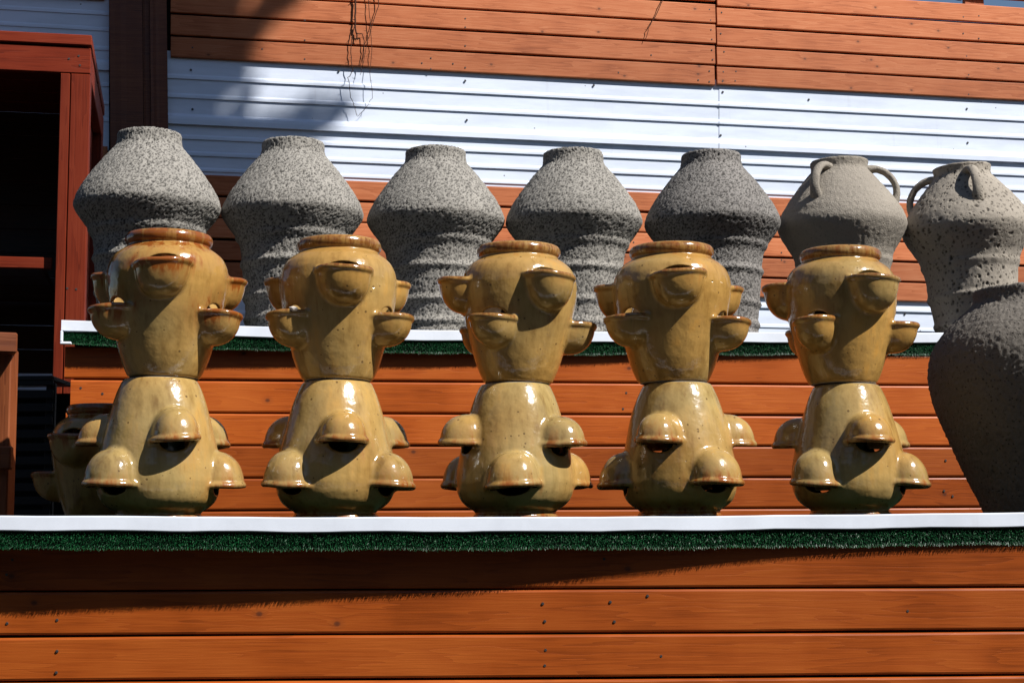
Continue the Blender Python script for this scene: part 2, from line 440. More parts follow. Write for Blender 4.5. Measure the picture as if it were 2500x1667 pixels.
# ------------------------------------------------------------------ planks
SEED = [0.0]
def plank(corners, thick, normal, mat, parent, name='plank', warp=0.0015, round_=0.006):
    """board from four front corners (top-left, top-right, bottom-right, bottom-left), edges rounded, local X along it"""
    tl, tr, br, bl = [Vector(c) for c in corners]
    org = (tl + tr + br + bl) / 4
    tx = ((tr - tl) + (br - bl)).normalized()
    ty = -normal.normalized()
    tz = tx.cross(ty).normalized()
    ty = tz.cross(tx).normalized()
    rot = Matrix((tx, ty, tz)).transposed()
    inv = rot.transposed()
    verts, faces = [], []
    n = 7
    r = round_
    prof = [(0.0, -r * 1.3, 0), (0.0, -r * .38, r * .15), (0.0, 0, r)]
    for i in range(n):
        f = i / (n - 1)
        top = inv @ (tl.lerp(tr, f) - org)
        bot = inv @ (bl.lerp(br, f) - org)
        w1, w2, w3 = random.uniform(-warp, warp), random.uniform(-warp, warp), random.uniform(-warp, warp) * 1.2
        x = top.x * .5 + bot.x * .5
        zt, zb = top.z + w1, bot.z + w2
        y0 = (top.y + bot.y) * .5 + w3
        ring = [(zt, y0 + thick), (zt, y0 + r), (zt - r * .3, y0 + r * .3), (zt - r, y0),
                (zb + r, y0), (zb + r * .3, y0 + r * .3), (zb, y0 + r), (zb, y0 + thick)]
        for z, y in ring:
            verts.append((x, y, z))
    k = 8
    for i in range(n - 1):
        for j in range(k):
            a, b = i * k + j, i * k + (j + 1) % k
            faces.append((a, b, b + k, a + k))
    faces.append(tuple(range(k)))
    faces.append(tuple((n - 1) * k + j for j in range(k - 1, -1, -1)))
    me = bpy.data.meshes.new(name)
    me.from_pydata(verts, [], faces)
    bm = bmesh.new(); bm.from_mesh(me); bmesh.ops.recalc_face_normals(bm, faces=bm.faces); bm.to_mesh(me); bm.free()
    me.materials.append(mat)
    o = bpy.data.objects.new(name, me)
    col.objects.link(o)
    mw = rot.to_4x4(); mw.translation = org
    if parent:
        o.parent = parent
        mw = parent.matrix_world.inverted() @ mw if parent.location.length == 0 else Matrix.Translation(-parent.location) @ mw
    o.matrix_local = mw
    SEED[0] += 1.618
    o['seed'] = SEED[0] % 17.0
    return o

screw_mesh = [None]
def screw(pos, normal, parent, r=0.0045):
    if screw_mesh[0] is None:
        bm = bmesh.new()
        bmesh.ops.create_cone(bm, cap_ends=True, segments=8, radius1=1.0, radius2=0.8, depth=0.5)
        me = bpy.data.meshes.new('screw'); bm.to_mesh(me); bm.free()
        me.materials.append(M_SCREW)
        screw_mesh[0] = me
    o = bpy.data.objects.new('screw', screw_mesh[0])
    col.objects.link(o)
    for c in parent.children:
        if c.name.split('.')[0] in ('plank', 'metal_panel', 'post', 'beam') and c.type == 'MESH':
            q = c.matrix_basis.inverted() @ (Vector(pos) - parent.location)
            xs = [v.co.x for v in c.data.vertices]; zs_ = [v.co.z for v in c.data.vertices]
            if c.name.startswith('plank') and min(xs) <= q.x <= max(xs) and min(zs_) <= q.z <= max(zs_):
                o.parent = c
                mw = c.matrix_basis.inverted() @ (Matrix.Translation(Vector(pos) - parent.location) @ normal.to_track_quat('Z', 'Y').to_matrix().to_4x4() @ Matrix.Scale(r, 4))
                o.matrix_basis = mw
                return o
    o.parent = parent
    mw = normal.to_track_quat('Z', 'Y').to_matrix().to_4x4() @ Matrix.Scale(r, 4)
    mw.translation = Vector(pos) - parent.location
    o.matrix_local = mw
    return o

# ------------------------------------------------------------------ back wall (boards, white ribbed metal, posts)
WBASE = WALL.at(1250, 1330)
wall = empty('clad_wall', (WBASE.x, WBASE.y, 0))
tag(wall, 'long wall of faded orange boards with bands of white ribbed metal behind the jars', 'wall')

def wl_y(x, s):
    return (1 - s) * (141 + .0525 * (x - 415)) + s * (415.5 + .0404 * (x - 415))
def wpt(x, s, out=0.0):
    return WALL.at(x, wl_y(x, s), out)

ROW, ROWR = 0.197, 0.186
SEAM = 1748
def wall_board(x0, x1, s0, s1, out=0.030, thick=0.024, mat=M_WALLW):
    c = [wpt(x0, s0, out), wpt(x1, s0, out), wpt(x1, s1, out), wpt(x0, s1, out)]
    return plank(c, thick, WALL.n, mat, wall)
gap = 0.010
for k in range(6):
    s1, s0 = -k * ROW, -(k + 1) * ROW
    j = random.uniform(-.006, .006)
    wall_board(417, SEAM - 2 + random.uniform(-1.5, 1.5), s0 + gap + j, s1 - gap + j)
    if k < 5:
        j = random.uniform(-.004, .004) - 0.010
        wall_board(SEAM + 3, 2900, -(k + 1) * ROWR + gap + j, -k * ROWR - gap + j)
# open strip high on the right with the rail above it
wall_board(SEAM + 3, 2150, -5 * ROWR - 0.19, -5 * ROWR - 0.02)
wall_board(2152, 2900, -5 * ROWR - 0.26, -5 * ROWR - 0.068)
plank([wpt(2352, -1.6, .004), wpt(2398, -1.6, .004), wpt(2398, -.9, .004), wpt(2352, -.9, .004)], 0.04, WALL.n, M_WALLW, wall, 'post')
for k in range(5):
    s0, s1 = 1.015 + k * .195, 1.015 + (k + 1) * .195
    j = random.uniform(-.005, .005)
    wall_board(417, 1820 + random.uniform(-2, 2), s0 + gap + j, s1 - gap + j)
    wall_board(1826, 2900, s0 + gap + j, s1 - gap + j)
# board section left of the posts
for k in range(2):
    wall_board(-300, 255, -.47 - .2 * (k + 1) + gap, -.47 - .2 * k - gap)
for k in range(6):
    wall_board(-300, 262, .80 + k * .195 + gap, .80 + (k + 1) * .195 - gap)

def metal_panel(x0, x1, s_from, ribs, s_to, out0=0.004, cols=4):
    """sheet with ribs: each rib is (s centre, height px at left, depth)"""
    pts = [(s_from, out0)]
    for (sc, hpx, dep) in ribs:
        h = hpx / 274.0
        pts += [(sc - h * .55, out0), (sc - h * .30, out0 + dep * .85), (sc - h * .05, out0 + dep), (sc + h * .42, out0 + dep), (sc + h * .5, out0)]
    pts.append((s_to, out0))
    verts, faces = [], []
    n = len(pts)
    for i in range(cols):
        x = x0 + (x1 - x0) * i / (cols - 1)
        for s, o in pts:
            verts.append(wpt(x, s, o) - Vector((WBASE.x, WBASE.y, 0)))
    for i in range(cols - 1):
        for j in range(n - 1):
            faces.append((i * n + j, i * n + j + 1, (i + 1) * n + j + 1, (i + 1) * n + j))
    o = mesh_obj('metal_panel', verts, faces, M_METAL, wall)
    return o

UP = [(0.165, 11, .010), (0.335, 11, .010), (.545, 26, .024), (0.7, 11, .010), (0.845, 11, .010), (.985, 9, .008)]
metal_panel(400, 1772, -0.06, UP, 1.03, 0.004)
metal_panel(1756, 2900, -0.06, UP, 1.03, 0.0075)
LOW = [(2.06, 12, .012), (2.25, 9, .0065), (2.42, 9, .0065), (2.62, 26, .02), (2.8, 9, .0065), (2.96, 9, .0065), (3.16, 9, .0065)]
metal_panel(-300, 1300, 1.93, LOW, 7.0, 0.003)
metal_panel(1290, 2900, 1.93, LOW, 7.0, 0.006)
LEFT = [(-.36, 10, .0065), (-.22, 10, .0065), (-.05, 10, .0065), (.10, 26, .02), (.27, 9, .0065), (.43, 9, .0065), (.58, 9, .0065)]
metal_panel(-300, 266, -.49, LEFT, .85, 0.003, 3)
# vertical posts
def wpost(x0, x1, y0, y1, out, thick, name='post'):
    return plank([WALL.at(x0, y0, out), WALL.at(x1, y0, out), WALL.at(x1 - 3, y1, out), WALL.at(x0 - 3, y1, out)], thick, WALL.n, M_BROWN, wall, name)
for o_ in (wpost(274, 356, -60, 1500, .075, .06), wpost(375, 417, -60, 1500, .06, .05), wpost(357, 374, -60, 1500, .035, .03)):
    pass
# backing behind the boards
bk = [wpt(-300, -1.25, -.012), wpt(2120, -1.15, -.012), wpt(2125, -.75, -.012), wpt(2900, -.75, -.012), wpt(2900, 7.5, -.012), wpt(-300, 7.5, -.012)]
bkv = [v - Vector((WBASE.x, WBASE.y, 0)) for v in bk]
bkv2 = [v - WALL.n * .05 for v in bkv]
nb = len(bkv)
mesh_obj('backing_sheet', bkv + bkv2, [tuple(range(nb)), tuple(range(2 * nb - 1, nb - 1, -1))] + [(i, i + nb, (i + 1) % nb + nb, (i + 1) % nb) for i in range(nb)], M_DARK, wall)
# fasteners
for x, s in ((1746 - 14, -.04), (1746 - 14, -.14), (1740, -.25), (1738, -.34), (1738, -.44), (1736, -.53), (1735, -.62), (1732, -.72),
             (1764, -.05), (1766, -.14), (1768, -.33), (1760, -.50), (1762, -.70), (1795, -.06), (1797, -.15), (1030, -.07), (1052, -.02), (1052, -.12),
             (1106, -.08), (1136, -.05), (1136, -.25), (1136, -.42), (1136, -.5), (744, -.05), (744, -.22), (744, -.40), (2365, -.05), (2365, -.24), (2360, -.42), (2352, -.64), (2390, -.60), (2352, -.8), (2390, -.82),
             (1510, -.08), (1590, -.26), (1705, -.05), (470, -.1), (640, -.12),
             (1915, 1.36), (1915, 1.43), (1908, 1.55), (1908, 1.62), (1547, 1.50), (2300, 1.30), (2300, 1.42)):
    if s > 0: s -= 0.0
    screw(wpt(x, s, .031), WALL.n, wall, .006)
for x, s in ((466, .10), (828, .04), (1136, .07), (1450, .05), (1760, .46), (1975, .08), (2361, .09), (2363, .42), (470, .45), (1140, .43), (2210, 2.10), (1765, .05)):
    screw(wpt(x, s, .012), WALL.n, wall, .008)

# ------------------------------------------------------------------ dry vines on the wall
def vine(label, pts, r0, r1, out=0.05):
    P = [WALL.at(x, y, out) for x, y in pts]
    # subdivide and jitter
    Q = []
    for a, b in zip(P[:-1], P[1:]):
        for k in range(4):
            q = a.lerp(b, k / 4) + Vector((random.uniform(-.0035, .0035), random.uniform(-.004, .004), random.uniform(-.003, .003)))
            Q.append(q)
    Q.append(P[-1])
    rads = [.72 * (r0 + (r1 - r0) * i / (len(Q) - 1)) for i in range(len(Q))]
    v, f = tube_geo(Q, rads, 5)
    o = mesh_obj('dry_vine', v, f, M_VINE, None, True)
    tag(o, label, 'vine', 'dead vine stems hanging on the boards')
    for k in range(2, len(Q) - 1, 5):
        d = Vector((random.uniform(-1, 1), -.4, random.uniform(-.6, .8))).normalized() * .02
        tv, tf = tube_geo([Q[k], Q[k] + d * .5, Q[k] + d], [rads[k] * .7, rads[k] * .5, rads[k] * .3], 4)
        mesh_obj('twig', tv, tf, M_VINE, o)
    return o
vine('thickest dark dry vine stem hanging over the boards', [(868, -30), (868, 20), (866, 60), (870, 84), (873, 98)], .010, .006)
vine('dry vine forking from the thick stem and hooking to the right', [(868, 82), (885, 84), (890, 100), (887, 130), (885, 165)], .005, .003)
vine('thin dry vine crossing the metal band to a pointed loop', [(866, 60), (857, 110), (858, 150), (862, 175), (850, 190), (857, 240), (866, 262), (872, 284)], .0045, .0022)
vine('thin wiry dry vine beside the thick stem joining the loop tip', [(898, -30), (902, 40), (906, 70), (907, 120), (904, 180), (909, 240), (890, 268), (873, 285)], .0035, .0018)
vine('curving dry vine crossing the wiry one in front of boards', [(920, -30), (924, 15), (908, 65), (895, 110), (886, 160), (879, 184)], .0045, .002)
vine('single short dry vine slanting over the boards by the seam', [(1628, -20), (1600, 40), (1583, 70), (1576, 96)], .0045, .003)
vine('dark dead vine tangled in the open strip under the top rail', [(2235, -6), (2290, -1), (2320, -4), (2347, 3)], .005, .004, .0)

# ------------------------------------------------------------------ stepped display tiers
def lerp_tab(tab, x):
    return float(np.interp(x, [t[0] for t in tab], [t[1] for t in tab]))

LOW_TOP = [(-200, 1257), (0, 1258), (350, 1259), (650, 1262), (1250, 1261.5), (1650, 1260), (1900, 1257), (2200, 1254), (2500, 1250), (2700, 1248)]
LOW_OVER = [(-200, .128), (0, .124), (650, .105), (1250, .082), (1550, .060), (1900, .036), (2100, .027), (2500, .021), (2700, .02)]
UP_TOP = [(150, 781), (330, 788), (564, 795), (820, 801), (1071, 806), (1450, 810), (1878, 811), (2340, 812), (2700, 813)]
UP_OVER = [(150, .070), (560, .062), (1250, .046), (1900, .024), (2400, .016), (2700, .014)]

def edge_points(plane, top, over, x0, x1, n):
    out = []
    for i in range(n):
        px = x0 + (x1 - x0) * i / (n - 1)
        out.append((px, plane.at(px, lerp_tab(top, px), lerp_tab(over, px))))
    return out

def build_tier(name, label, plane, top, over, x0, x1, trim_h, turf_h, depth_plane, zdrop, rows, back_off):
    root = empty(name, (plane.at((x0 + x1) / 2, 1330).x, plane.at((x0 + x1) / 2, 1330).y, 0))
    tag(root, label, 'display stand', 'stepped tiers of the plant stand')
    off = root.location.copy()
    ep = edge_points(plane, top, over, x0, x1, 60)
    wob = lambda i: 0.0014 * math.sin(i * .9) + random.uniform(-.0006, .0006)
    # trim: rounded channel following the edge
    prof = [(.052, 0.0), (.004, .000), (.0008, -.001), (0, -.004), (0.0006, -trim_h + .003), (.003, -trim_h), (.012, -trim_h), (.012, -.012), (.052, -.010)]
    verts, faces = [], []
    k = len(prof)
    for i, (px, p) in enumerate(ep):
        w = wob(i)
        for d, z in prof:
            verts.append(p - plane.n * d + Vector((0, 0, z + (w if z < -.01 else w * .4))) - off)
    for i in range(len(ep) - 1):
        for j in range(k):
            faces.append((i * k + j, i * k + (j + 1) % k, (i + 1) * k + (j + 1) % k, (i + 1) * k + j))
    faces.append(tuple(range(k - 1, -1, -1)))
    faces.append(tuple((len(ep) - 1) * k + j for j in range(k)))
    trim = mesh_obj('edge_trim', verts, faces, M_TRIM, root)
    # hanging turf sheet
    hang = trim_h + .004
    verts, faces = [], []
    for i, (px, p) in enumerate(ep):
        q = p - plane.n * .013 - off
        for d, z in ((0, -hang * .5), (0, -hang - turf_h), (.006, -hang - turf_h), (.006, -hang * .5)):
            verts.append(q - plane.n * d + Vector((0, 0, z)))
    for i in range(len(ep) - 1):
        for j in range(4):
            faces.append((i * 4 + j, i * 4 + (j + 1) % 4, (i + 1) * 4 + (j + 1) % 4, (i + 1) * 4 + j))
    faces.append((3, 2, 1, 0)); m_ = (len(ep) - 1) * 4; faces.append((m_, m_ + 1, m_ + 2, m_ + 3))
    mesh_obj('turf_backing', verts, faces, M_TURFBASE, root)
    # blades
    vs, fs, tone = [], [], []
    length = (ep[-1][1] - ep[0][1]).length
    ncol = int(length / .0036)
    nrow = int((turf_h + .006) / .0042)
    P0 = np.array([list(p) for _, p in ep])
    tt = np.linspace(0, 1, len(ep))
    for i in range(ncol):
        f = (i + .5) / ncol
        p = Vector((np.interp(f, tt, P0[:, 0]), np.interp(f, tt, P0[:, 1]), np.interp(f, tt, P0[:, 2]))) - plane.n * .0125 - off
        ctone = random.uniform(-.12, .12) + .14 * math.sin(f * 37 + 1) * math.sin(f * 91)
        zcut = .003 * math.sin(f * 61) * math.sin(f * 23 + 2) + random.uniform(-.001, .001)
        for j in range(nrow + 1):
            last = j >= nrow - 1
            z = -hang + .004 - j * .0042 + random.uniform(-.0015, .0015) + zcut * j / nrow
            b = p + plane.t * random.uniform(-.0012, .0012) + Vector((0, 0, z))
            ln = random.uniform(.006, .010)
            d = (plane.n * random.uniform(.55, 1.0) + plane.t * random.uniform(-.6, .6) + Vector((0, 0, random.uniform(-.9, .25) - (.9 if last else 0)))).normalized() * ln
            wv = plane.t * .0011 + Vector((0, 0, random.uniform(-.0006, .0006)))
            n0 = len(vs)
            vs += [b - wv, b + wv, b + d + wv * .45, b + d - wv * .45]
            fs.append((n0, n0 + 1, n0 + 2, n0 + 3))
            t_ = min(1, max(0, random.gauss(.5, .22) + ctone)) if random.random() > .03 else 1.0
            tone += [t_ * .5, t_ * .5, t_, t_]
    bl = mesh_obj('turf_blades', vs, fs, M_TURF, root)
    a = bl.data.attributes.new('tone', 'FLOAT', 'POINT'); a.data.foreach_set('value', tone)
    bl['kind'] = 'stuff'
    # deck, covered in turf
    zs = [p.z for _, p in ep]
    zd = sum(zs) / len(zs) - zdrop
    verts, faces = [], []
    for i, (px, p) in enumerate(ep[::3]):
        q = p - plane.n * .02
        d = Vector((plane.n.x, plane.n.y, 0))
        t_ = ((depth_plane.a + depth_plane.b * q.x) - q.y) / (1.0)
        back = Vector((q.x, q.y + t_ - back_off, 0))
        for (v, z) in ((q, zd), (back, zd), (back, zd - .035), (q, zd - .035)):
            verts.append(Vector((v.x, v.y, z)) - off)
    n = len(verts) // 4
    for i in range(n - 1):
        for j in range(4):
            faces.append((i * 4 + j, (i + 1) * 4 + j, (i + 1) * 4 + (j + 1) % 4, i * 4 + (j + 1) % 4))
    faces.append((0, 1, 2, 3)); m_ = (n - 1) * 4; faces.append((m_ + 3, m_ + 2, m_ + 1, m_))
    mesh_obj('deck', verts, faces, M_TURFBASE, root)
    # riser boards
    for (xa, ya0, ya1, xb, yb0, yb1) in rows:
        plank([plane.at(xa, ya0), plane.at(xb, yb0), plane.at(xb, yb1), plane.at(xa, ya1)], .022, plane.n, M_STAND, root, round_=.0075)
    xa, xb = rows[0][0] + 12, rows[0][3]
    p0, p1 = plane.at(xa, 1330, -.027), plane.at(xb, 1330, -.027)
    v = []
    for d in (0, .02):
        for p in (p0, p1):
            q = p - plane.n * d
            v += [Vector((q.x, q.y, zd - .04)) - off, Vector((q.x, q.y, 0.02)) - off]
    mesh_obj('riser_backing', v, [(0, 2, 3, 1), (4, 5, 7, 6), (0, 1, 5, 4), (2, 6, 7, 3), (0, 4, 6, 2), (1, 3, 7, 5)], M_DARK, root)
    return root, zd, ep

# lower tier
rows = []
Ls = [1335, 1443.5, 1554.5, 1665.5, 1777, 1888]
Rs = [1322, 1431, 1538, 1645.5, 1753, 1860]
for k in range(5):
    rows.append((-150, Ls[k] + 2.6, Ls[k + 1] - 2.6, 2650, Rs[k] + 2.4, Rs[k + 1] - 2.4))
lower, Z_LOW, EP_LOW = build_tier('display_tier', 'lower tier of orange boards edged in white trim carrying the ochre planters', FRONT, LOW_TOP, LOW_OVER, -150, 2650, .0455, .046, MID, .021, rows, .03)
for x, y in ((139, 1513), (17, 1521), (139, 1589), (137, 1641), (1325, 1473), (1330, 1516), (1332, 1586), (1330, 1624), (1490, 1469), (1500, 1517), (1581, 1454), (2216, 1491), (1614, 1601), (30, 1366), (16, 1402), (1475, 1364)):
    screw(FRONT.at(x, y, .001), FRONT.n, lower, .0050)
# upper tier
rows = []
starts = [158, 172, 160, 168, 163, 170, 165]
for k in range(7):
    def yy(x, j): return (848 + 79.7 * j) + ((866 + 74.4 * j) - (848 + 79.7 * j)) * (x - 513) / (2292 - 513)
    xa, xb = starts[k], 2760
    rows.append((xa, yy(xa, k) + 1.8, yy(xa, k + 1) - 1.8, xb, yy(xb, k) + 1.8, yy(xb, k + 1) - 1.8))
upper, Z_UP, EP_UP = build_tier('display_tier', 'upper tier of orange boards edged in white trim carrying the grey jars', MID, UP_TOP, UP_OVER, 150, 2760, .0465, .048, WALL, .022, rows, .12)
for x, y in ((197, 947), (250, 961), (1529, 959), (1521, 998), (2310, 1048), (2309, 1124), (2305, 1198), (2326, 1211)):
    screw(MID.at(x, y, .001), MID.n, upper, .0060)
# white end bracket of the upper trim
bp_ = MID.at(150, 781, lerp_tab(UP_OVER, 150))
for (dx0, dx1, z0, z1, dn) in ((0.0, .010, -.095, -.050, .002), (.0, .045, -.105, -.095, .001)):
    bm = box_bm(dx0, dx1, -.03, 0.0, z0, z1, .002, 1)
    o = bm_obj('trim_bracket', bm, M_TRIM, upper)
    mw = Matrix.Rotation(MID.yaw, 4, 'Z'); mw.translation = bp_ - upper.location + MID.n * (.004 + dn)
    o.matrix_local = mw

# ------------------------------------------------------------------ signed distance modelling of the strawberry planters
def vnoise_factory(seed, period=64):
    rs = np.random.RandomState(seed)
    tab = rs.rand(period, period, period).astype(np.float32) * 2 - 1
    def f(x, y, z):
        xi, yi, zi = np.floor(x).astype(int), np.floor(y).astype(int), np.floor(z).astype(int)
        fx, fy, fz = x - xi, y - yi, z - zi
        fx, fy, fz = [t * t * (3 - 2 * t) for t in (fx, fy, fz)]
        xi, yi, zi = xi % period, yi % period, zi % period
        x1, y1, z1 = (xi + 1) % period, (yi + 1) % period, (zi + 1) % period
        c00 = tab[xi, yi, zi] * (1 - fx) + tab[x1, yi, zi] * fx
        c10 = tab[xi, y1, zi] * (1 - fx) + tab[x1, y1, zi] * fx
        c01 = tab[xi, yi, z1] * (1 - fx) + tab[x1, yi, z1] * fx
        c11 = tab[xi, y1, z1] * (1 - fx) + tab[x1, y1, z1] * fx
        return (c00 * (1 - fy) + c10 * fy) * (1 - fz) + (c01 * (1 - fy) + c11 * fy) * fz
    return f

def smin(a, b, k):
    h = np.clip(.5 + .5 * (b - a) / k, 0, 1)
    return b * (1 - h) + a * h - k * h * (1 - h)
def smax(a, b, k):
    return -smin(-a, -b, k)

def smooth_profile(pts, n=400):
    """monotone z -> r table with a gentle smoothing"""
    z = np.array([p[0] for p in pts], float); r = np.array([p[1] for p in pts], float)
    zz = np.linspace(z[0], z[-1], n)
    rr = np.interp(zz, z, r)
    ker = np.hanning(31); ker /= ker.sum()
    rp = np.concatenate([rr[0] - (rr[1:16][::-1] - rr[0]), rr, rr[-1] - (rr[-16:-1][::-1] - rr[-1])])
    return zz, np.convolve(rp, ker, 'valid')

PS = 0.0014
POT_H = 354 * PS
PZ, PR = smooth_profile([(z * PS, r * PS) for z, r in ((0, 84), (5, 88), (31, 100), (60, 110), (100, 121), (165, 138), (215, 147), (248, 149), (274, 145), (294, 136), (308, 122), (316, 108), (322, 98), (330, 95), (354, 95))])
PG = np.gradient(PR, PZ)

def planter_sdf(variant):
    nz = vnoise_factory(100 + variant)
    rs = np.random.RandomState(50 + variant)
    pockets = []
    for tier in range(2):
        for k in range(3):
            az = R(120 * k + (60 if tier == 0 else 0) + rs.uniform(-6, 6))
            if tier == 0: zl, half, hgt, tip = 160 * PS, .080, .108, 197 * PS
            else: zl, half, hgt, tip = 263 * PS, .091, .126, 204 * PS
            zl += rs.uniform(-.006, .006); half *= rs.uniform(.96, 1.04); hgt *= rs.uniform(.95, 1.05)
            pockets.append((az, zl, half, hgt, tip, rs.uniform(-.09, .09)))
    def f(x, y, z, info=False):
        r = np.sqrt(x * x + y * y)
        zc = np.clip(z, 0, POT_H)
        Rz = np.interp(zc, PZ, PR); G = np.interp(zc, PZ, PG)
        Rz = Rz + .0025 * math.cos(variant * 2.1) * np.sin(z * 13 + variant * 2) + .0026 * nz(x * 7 + 5, y * 9 + 5, z * 9 + 5)
        cosf = 1 / np.sqrt(1 + np.minimum(np.abs(G), 2.5) ** 2)
        dr = (r - Rz) * cosf
        body = smax(smax(dr, -z, .010), z - (POT_H - .012), .004)
        # rolled rim
        zr = POT_H - .0215
        q = np.sqrt((r - 95 * PS) ** 2 + ((z - zr) / 1.25) ** 2) - .0172
        solid = smin(body, q, .006)
        inner = smax(dr + .011, -(z - .014), .006)
        inner = np.minimum(inner, np.maximum(r - 84 * PS, -(z - .3)))
        best = np.full(r.shape, 1e3); idx = np.full(r.shape, -1); lipd = np.full(r.shape, 1e3)
        hollow = inner
        for i, (az, zl, half, hgt, tip, skew) in enumerate(pockets):
            # azimuth measured from -Y (towards the camera), positive to the right
            ca, sa = math.sin(az), -math.cos(az)
            u = x * ca + y * sa
            v = -x * sa + y * ca
            Rl = float(np.interp(zl, PZ, PR))
            w = z - zl - skew * v - .0025 * nz(x * 14, y * 14, z * 3 + i)
            cu = Rl - .022
            au = tip - cu
            def ell(au_, av_, aw_, w_=w):
                pw = 2.35
                k0 = (np.abs((u - cu) / au_) ** pw + np.abs(v / av_) ** pw + np.abs(w_ / aw_) ** pw) ** (1 / pw) + 1e-6
                rd = np.sqrt((u - cu) ** 2 + v * v + w_ * w_)
                return (k0 - 1) / k0 * rd * .96
            flare = .0025 * np.exp(-((w + .006) / .012) ** 2)
            eo = ell(au, half, hgt) - flare
            out = smax(eo, w, .010)
            out = np.maximum(out, -(u - .03))
            tube = np.sqrt((eo + .0035) ** 2 + ((w + .0095) / 1.25) ** 2) - .0088
            out = smin(out, np.maximum(tube, -(u - cu)), .005)
            solid = smin(solid, out, .013)
            ei = ell(au - .012, half - .012, hgt - .012)
            inn = smax(ei, w - .002, .003)
            inn = np.maximum(inn, -(u - .03))
            hole = np.sqrt(((u - Rl) / .075) ** 2 + (v / (half * .62)) ** 2 + (w / (.031 if i < 3 else .025)) ** 2)
            hole = (hole - 1) * .02
            hollow = np.minimum(hollow, np.minimum(inn, hole))
            if info:
                take = (eo < best) & (u > 0)
                best = np.where(take, eo, best); idx = np.where(take, i, idx)
                lipd = np.minimum(lipd, np.sqrt(np.maximum(np.abs(eo) - .004, 0) ** 2 + w ** 2) + np.where(u < cu + .02, .03, 0))
        d = smax(solid, -hollow, .005)
        if info:
            isp = (best < dr + .002) & (best < .02) & (dr > -.004)
            lab = np.where(isp, idx, -1)
            lab = np.where((lab < 0) & (z > POT_H - .044) & (r > 80 * PS), 6, lab)
            rimd = np.sqrt((r - 104 * PS) ** 2 + (z - zr) ** 2)
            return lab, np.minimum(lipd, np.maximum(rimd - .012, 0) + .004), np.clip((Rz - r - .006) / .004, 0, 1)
        return d
    return f

def surface_nets(f, lo, hi, h):
    ax = [np.arange(lo[i], hi[i] + h, h) for i in range(3)]
    X, Y, Z = np.meshgrid(*ax, indexing='ij')
    V = f(X, Y, Z).astype(np.float64)
    S = V < 0
    nx, ny, nz_ = V.shape
    C = [(i, j, k) for i in (0, 1) for j in (0, 1) for k in (0, 1)]
    cnt = np.zeros((nx - 1, ny - 1, nz_ - 1), np.int8)
    for i, j, k in C:
        cnt += S[i:nx - 1 + i, j:ny - 1 + j, k:nz_ - 1 + k]
    act = np.argwhere((cnt > 0) & (cnt < 8))
    vid = -np.ones(cnt.shape, np.int64)
    vid[tuple(act.T)] = np.arange(len(act))
    acc = np.zeros((len(act), 3)); num = np.zeros(len(act))
    for a in C:
        for dim in range(3):
            if a[dim] == 1: continue
            b = list(a); b[dim] = 1
            va = V[act[:, 0] + a[0], act[:, 1] + a[1], act[:, 2] + a[2]]
            vb = V[act[:, 0] + b[0], act[:, 1] + b[1], act[:, 2] + b[2]]
            cr = (va < 0) != (vb < 0)
            t = np.where(cr, va / np.where(cr, va - vb, 1), 0)
            p = np.tile(np.array(a, float), (len(act), 1)); p[:, dim] = t
            acc[cr] += p[cr]; num += cr
    P = np.array(lo) + h * (act + acc / num[:, None])
    faces = []
    for dim in range(3):
        o1, o2 = (dim + 1) % 3, (dim + 2) % 3
        sl0 = [slice(None)] * 3; sl1 = [slice(None)] * 3
        sl0[dim] = slice(0, -1); sl1[dim] = slice(1, None)
        A, B = S[tuple(sl0)], S[tuple(sl1)]
        e = np.argwhere(A != B)
        ok = (e[:, o1] > 0) & (e[:, o2] > 0) & (e[:, o1] < V.shape[o1] - 1) & (e[:, o2] < V.shape[o2] - 1)
        e = e[ok]
        inside = A[tuple(e.T)]
        q = []
        for d1, d2 in ((1, 1), (0, 1), (0, 0), (1, 0)):
            c = e.copy(); c[:, o1] -= d1; c[:, o2] -= d2
            q.append(vid[tuple(c.T)])
        q = np.stack(q, 1)
        q[~inside] = q[~inside][:, ::-1]
        faces.append(q)
    return P, np.concatenate(faces)

def project(f, P, it=2, eps=5e-4, clampd=.003):
    for _ in range(it):
        d = f(P[:, 0], P[:, 1], P[:, 2])
        G = grad(f, P, eps)
        l = np.maximum((G ** 2).sum(1), .2)
        P = P - np.clip(d / l, -clampd, clampd)[:, None] * G
    return P
def grad(f, P, eps=5e-4):
    G = np.zeros_like(P)
    for i in range(3):
        e = np.zeros(3); e[i] = eps
        G[:, i] = (f(*(P + e).T) - f(*(P - e).T)) / (2 * eps)
    return G

def split_mesh(name, P, Nrm, Fc, sel, attrs, mat):
    fs = Fc[sel]
    used, inv = np.unique(fs, return_inverse=True)
    fs = inv.reshape(fs.shape)
    me = bpy.data.meshes.new(name)
    me.from_pydata(P[used].tolist(), [], fs.tolist())
    me.polygons.foreach_set('use_smooth', np.ones(len(fs), bool))
    for k, v in attrs.items():
        a = me.attributes.new(k, 'FLOAT', 'POINT'); a.data.foreach_set('value', v[used].astype(np.float32))
    me.materials.append(mat)
    me.update()
    me.normals_split_custom_set_from_vertices(Nrm[used].tolist())
    return me

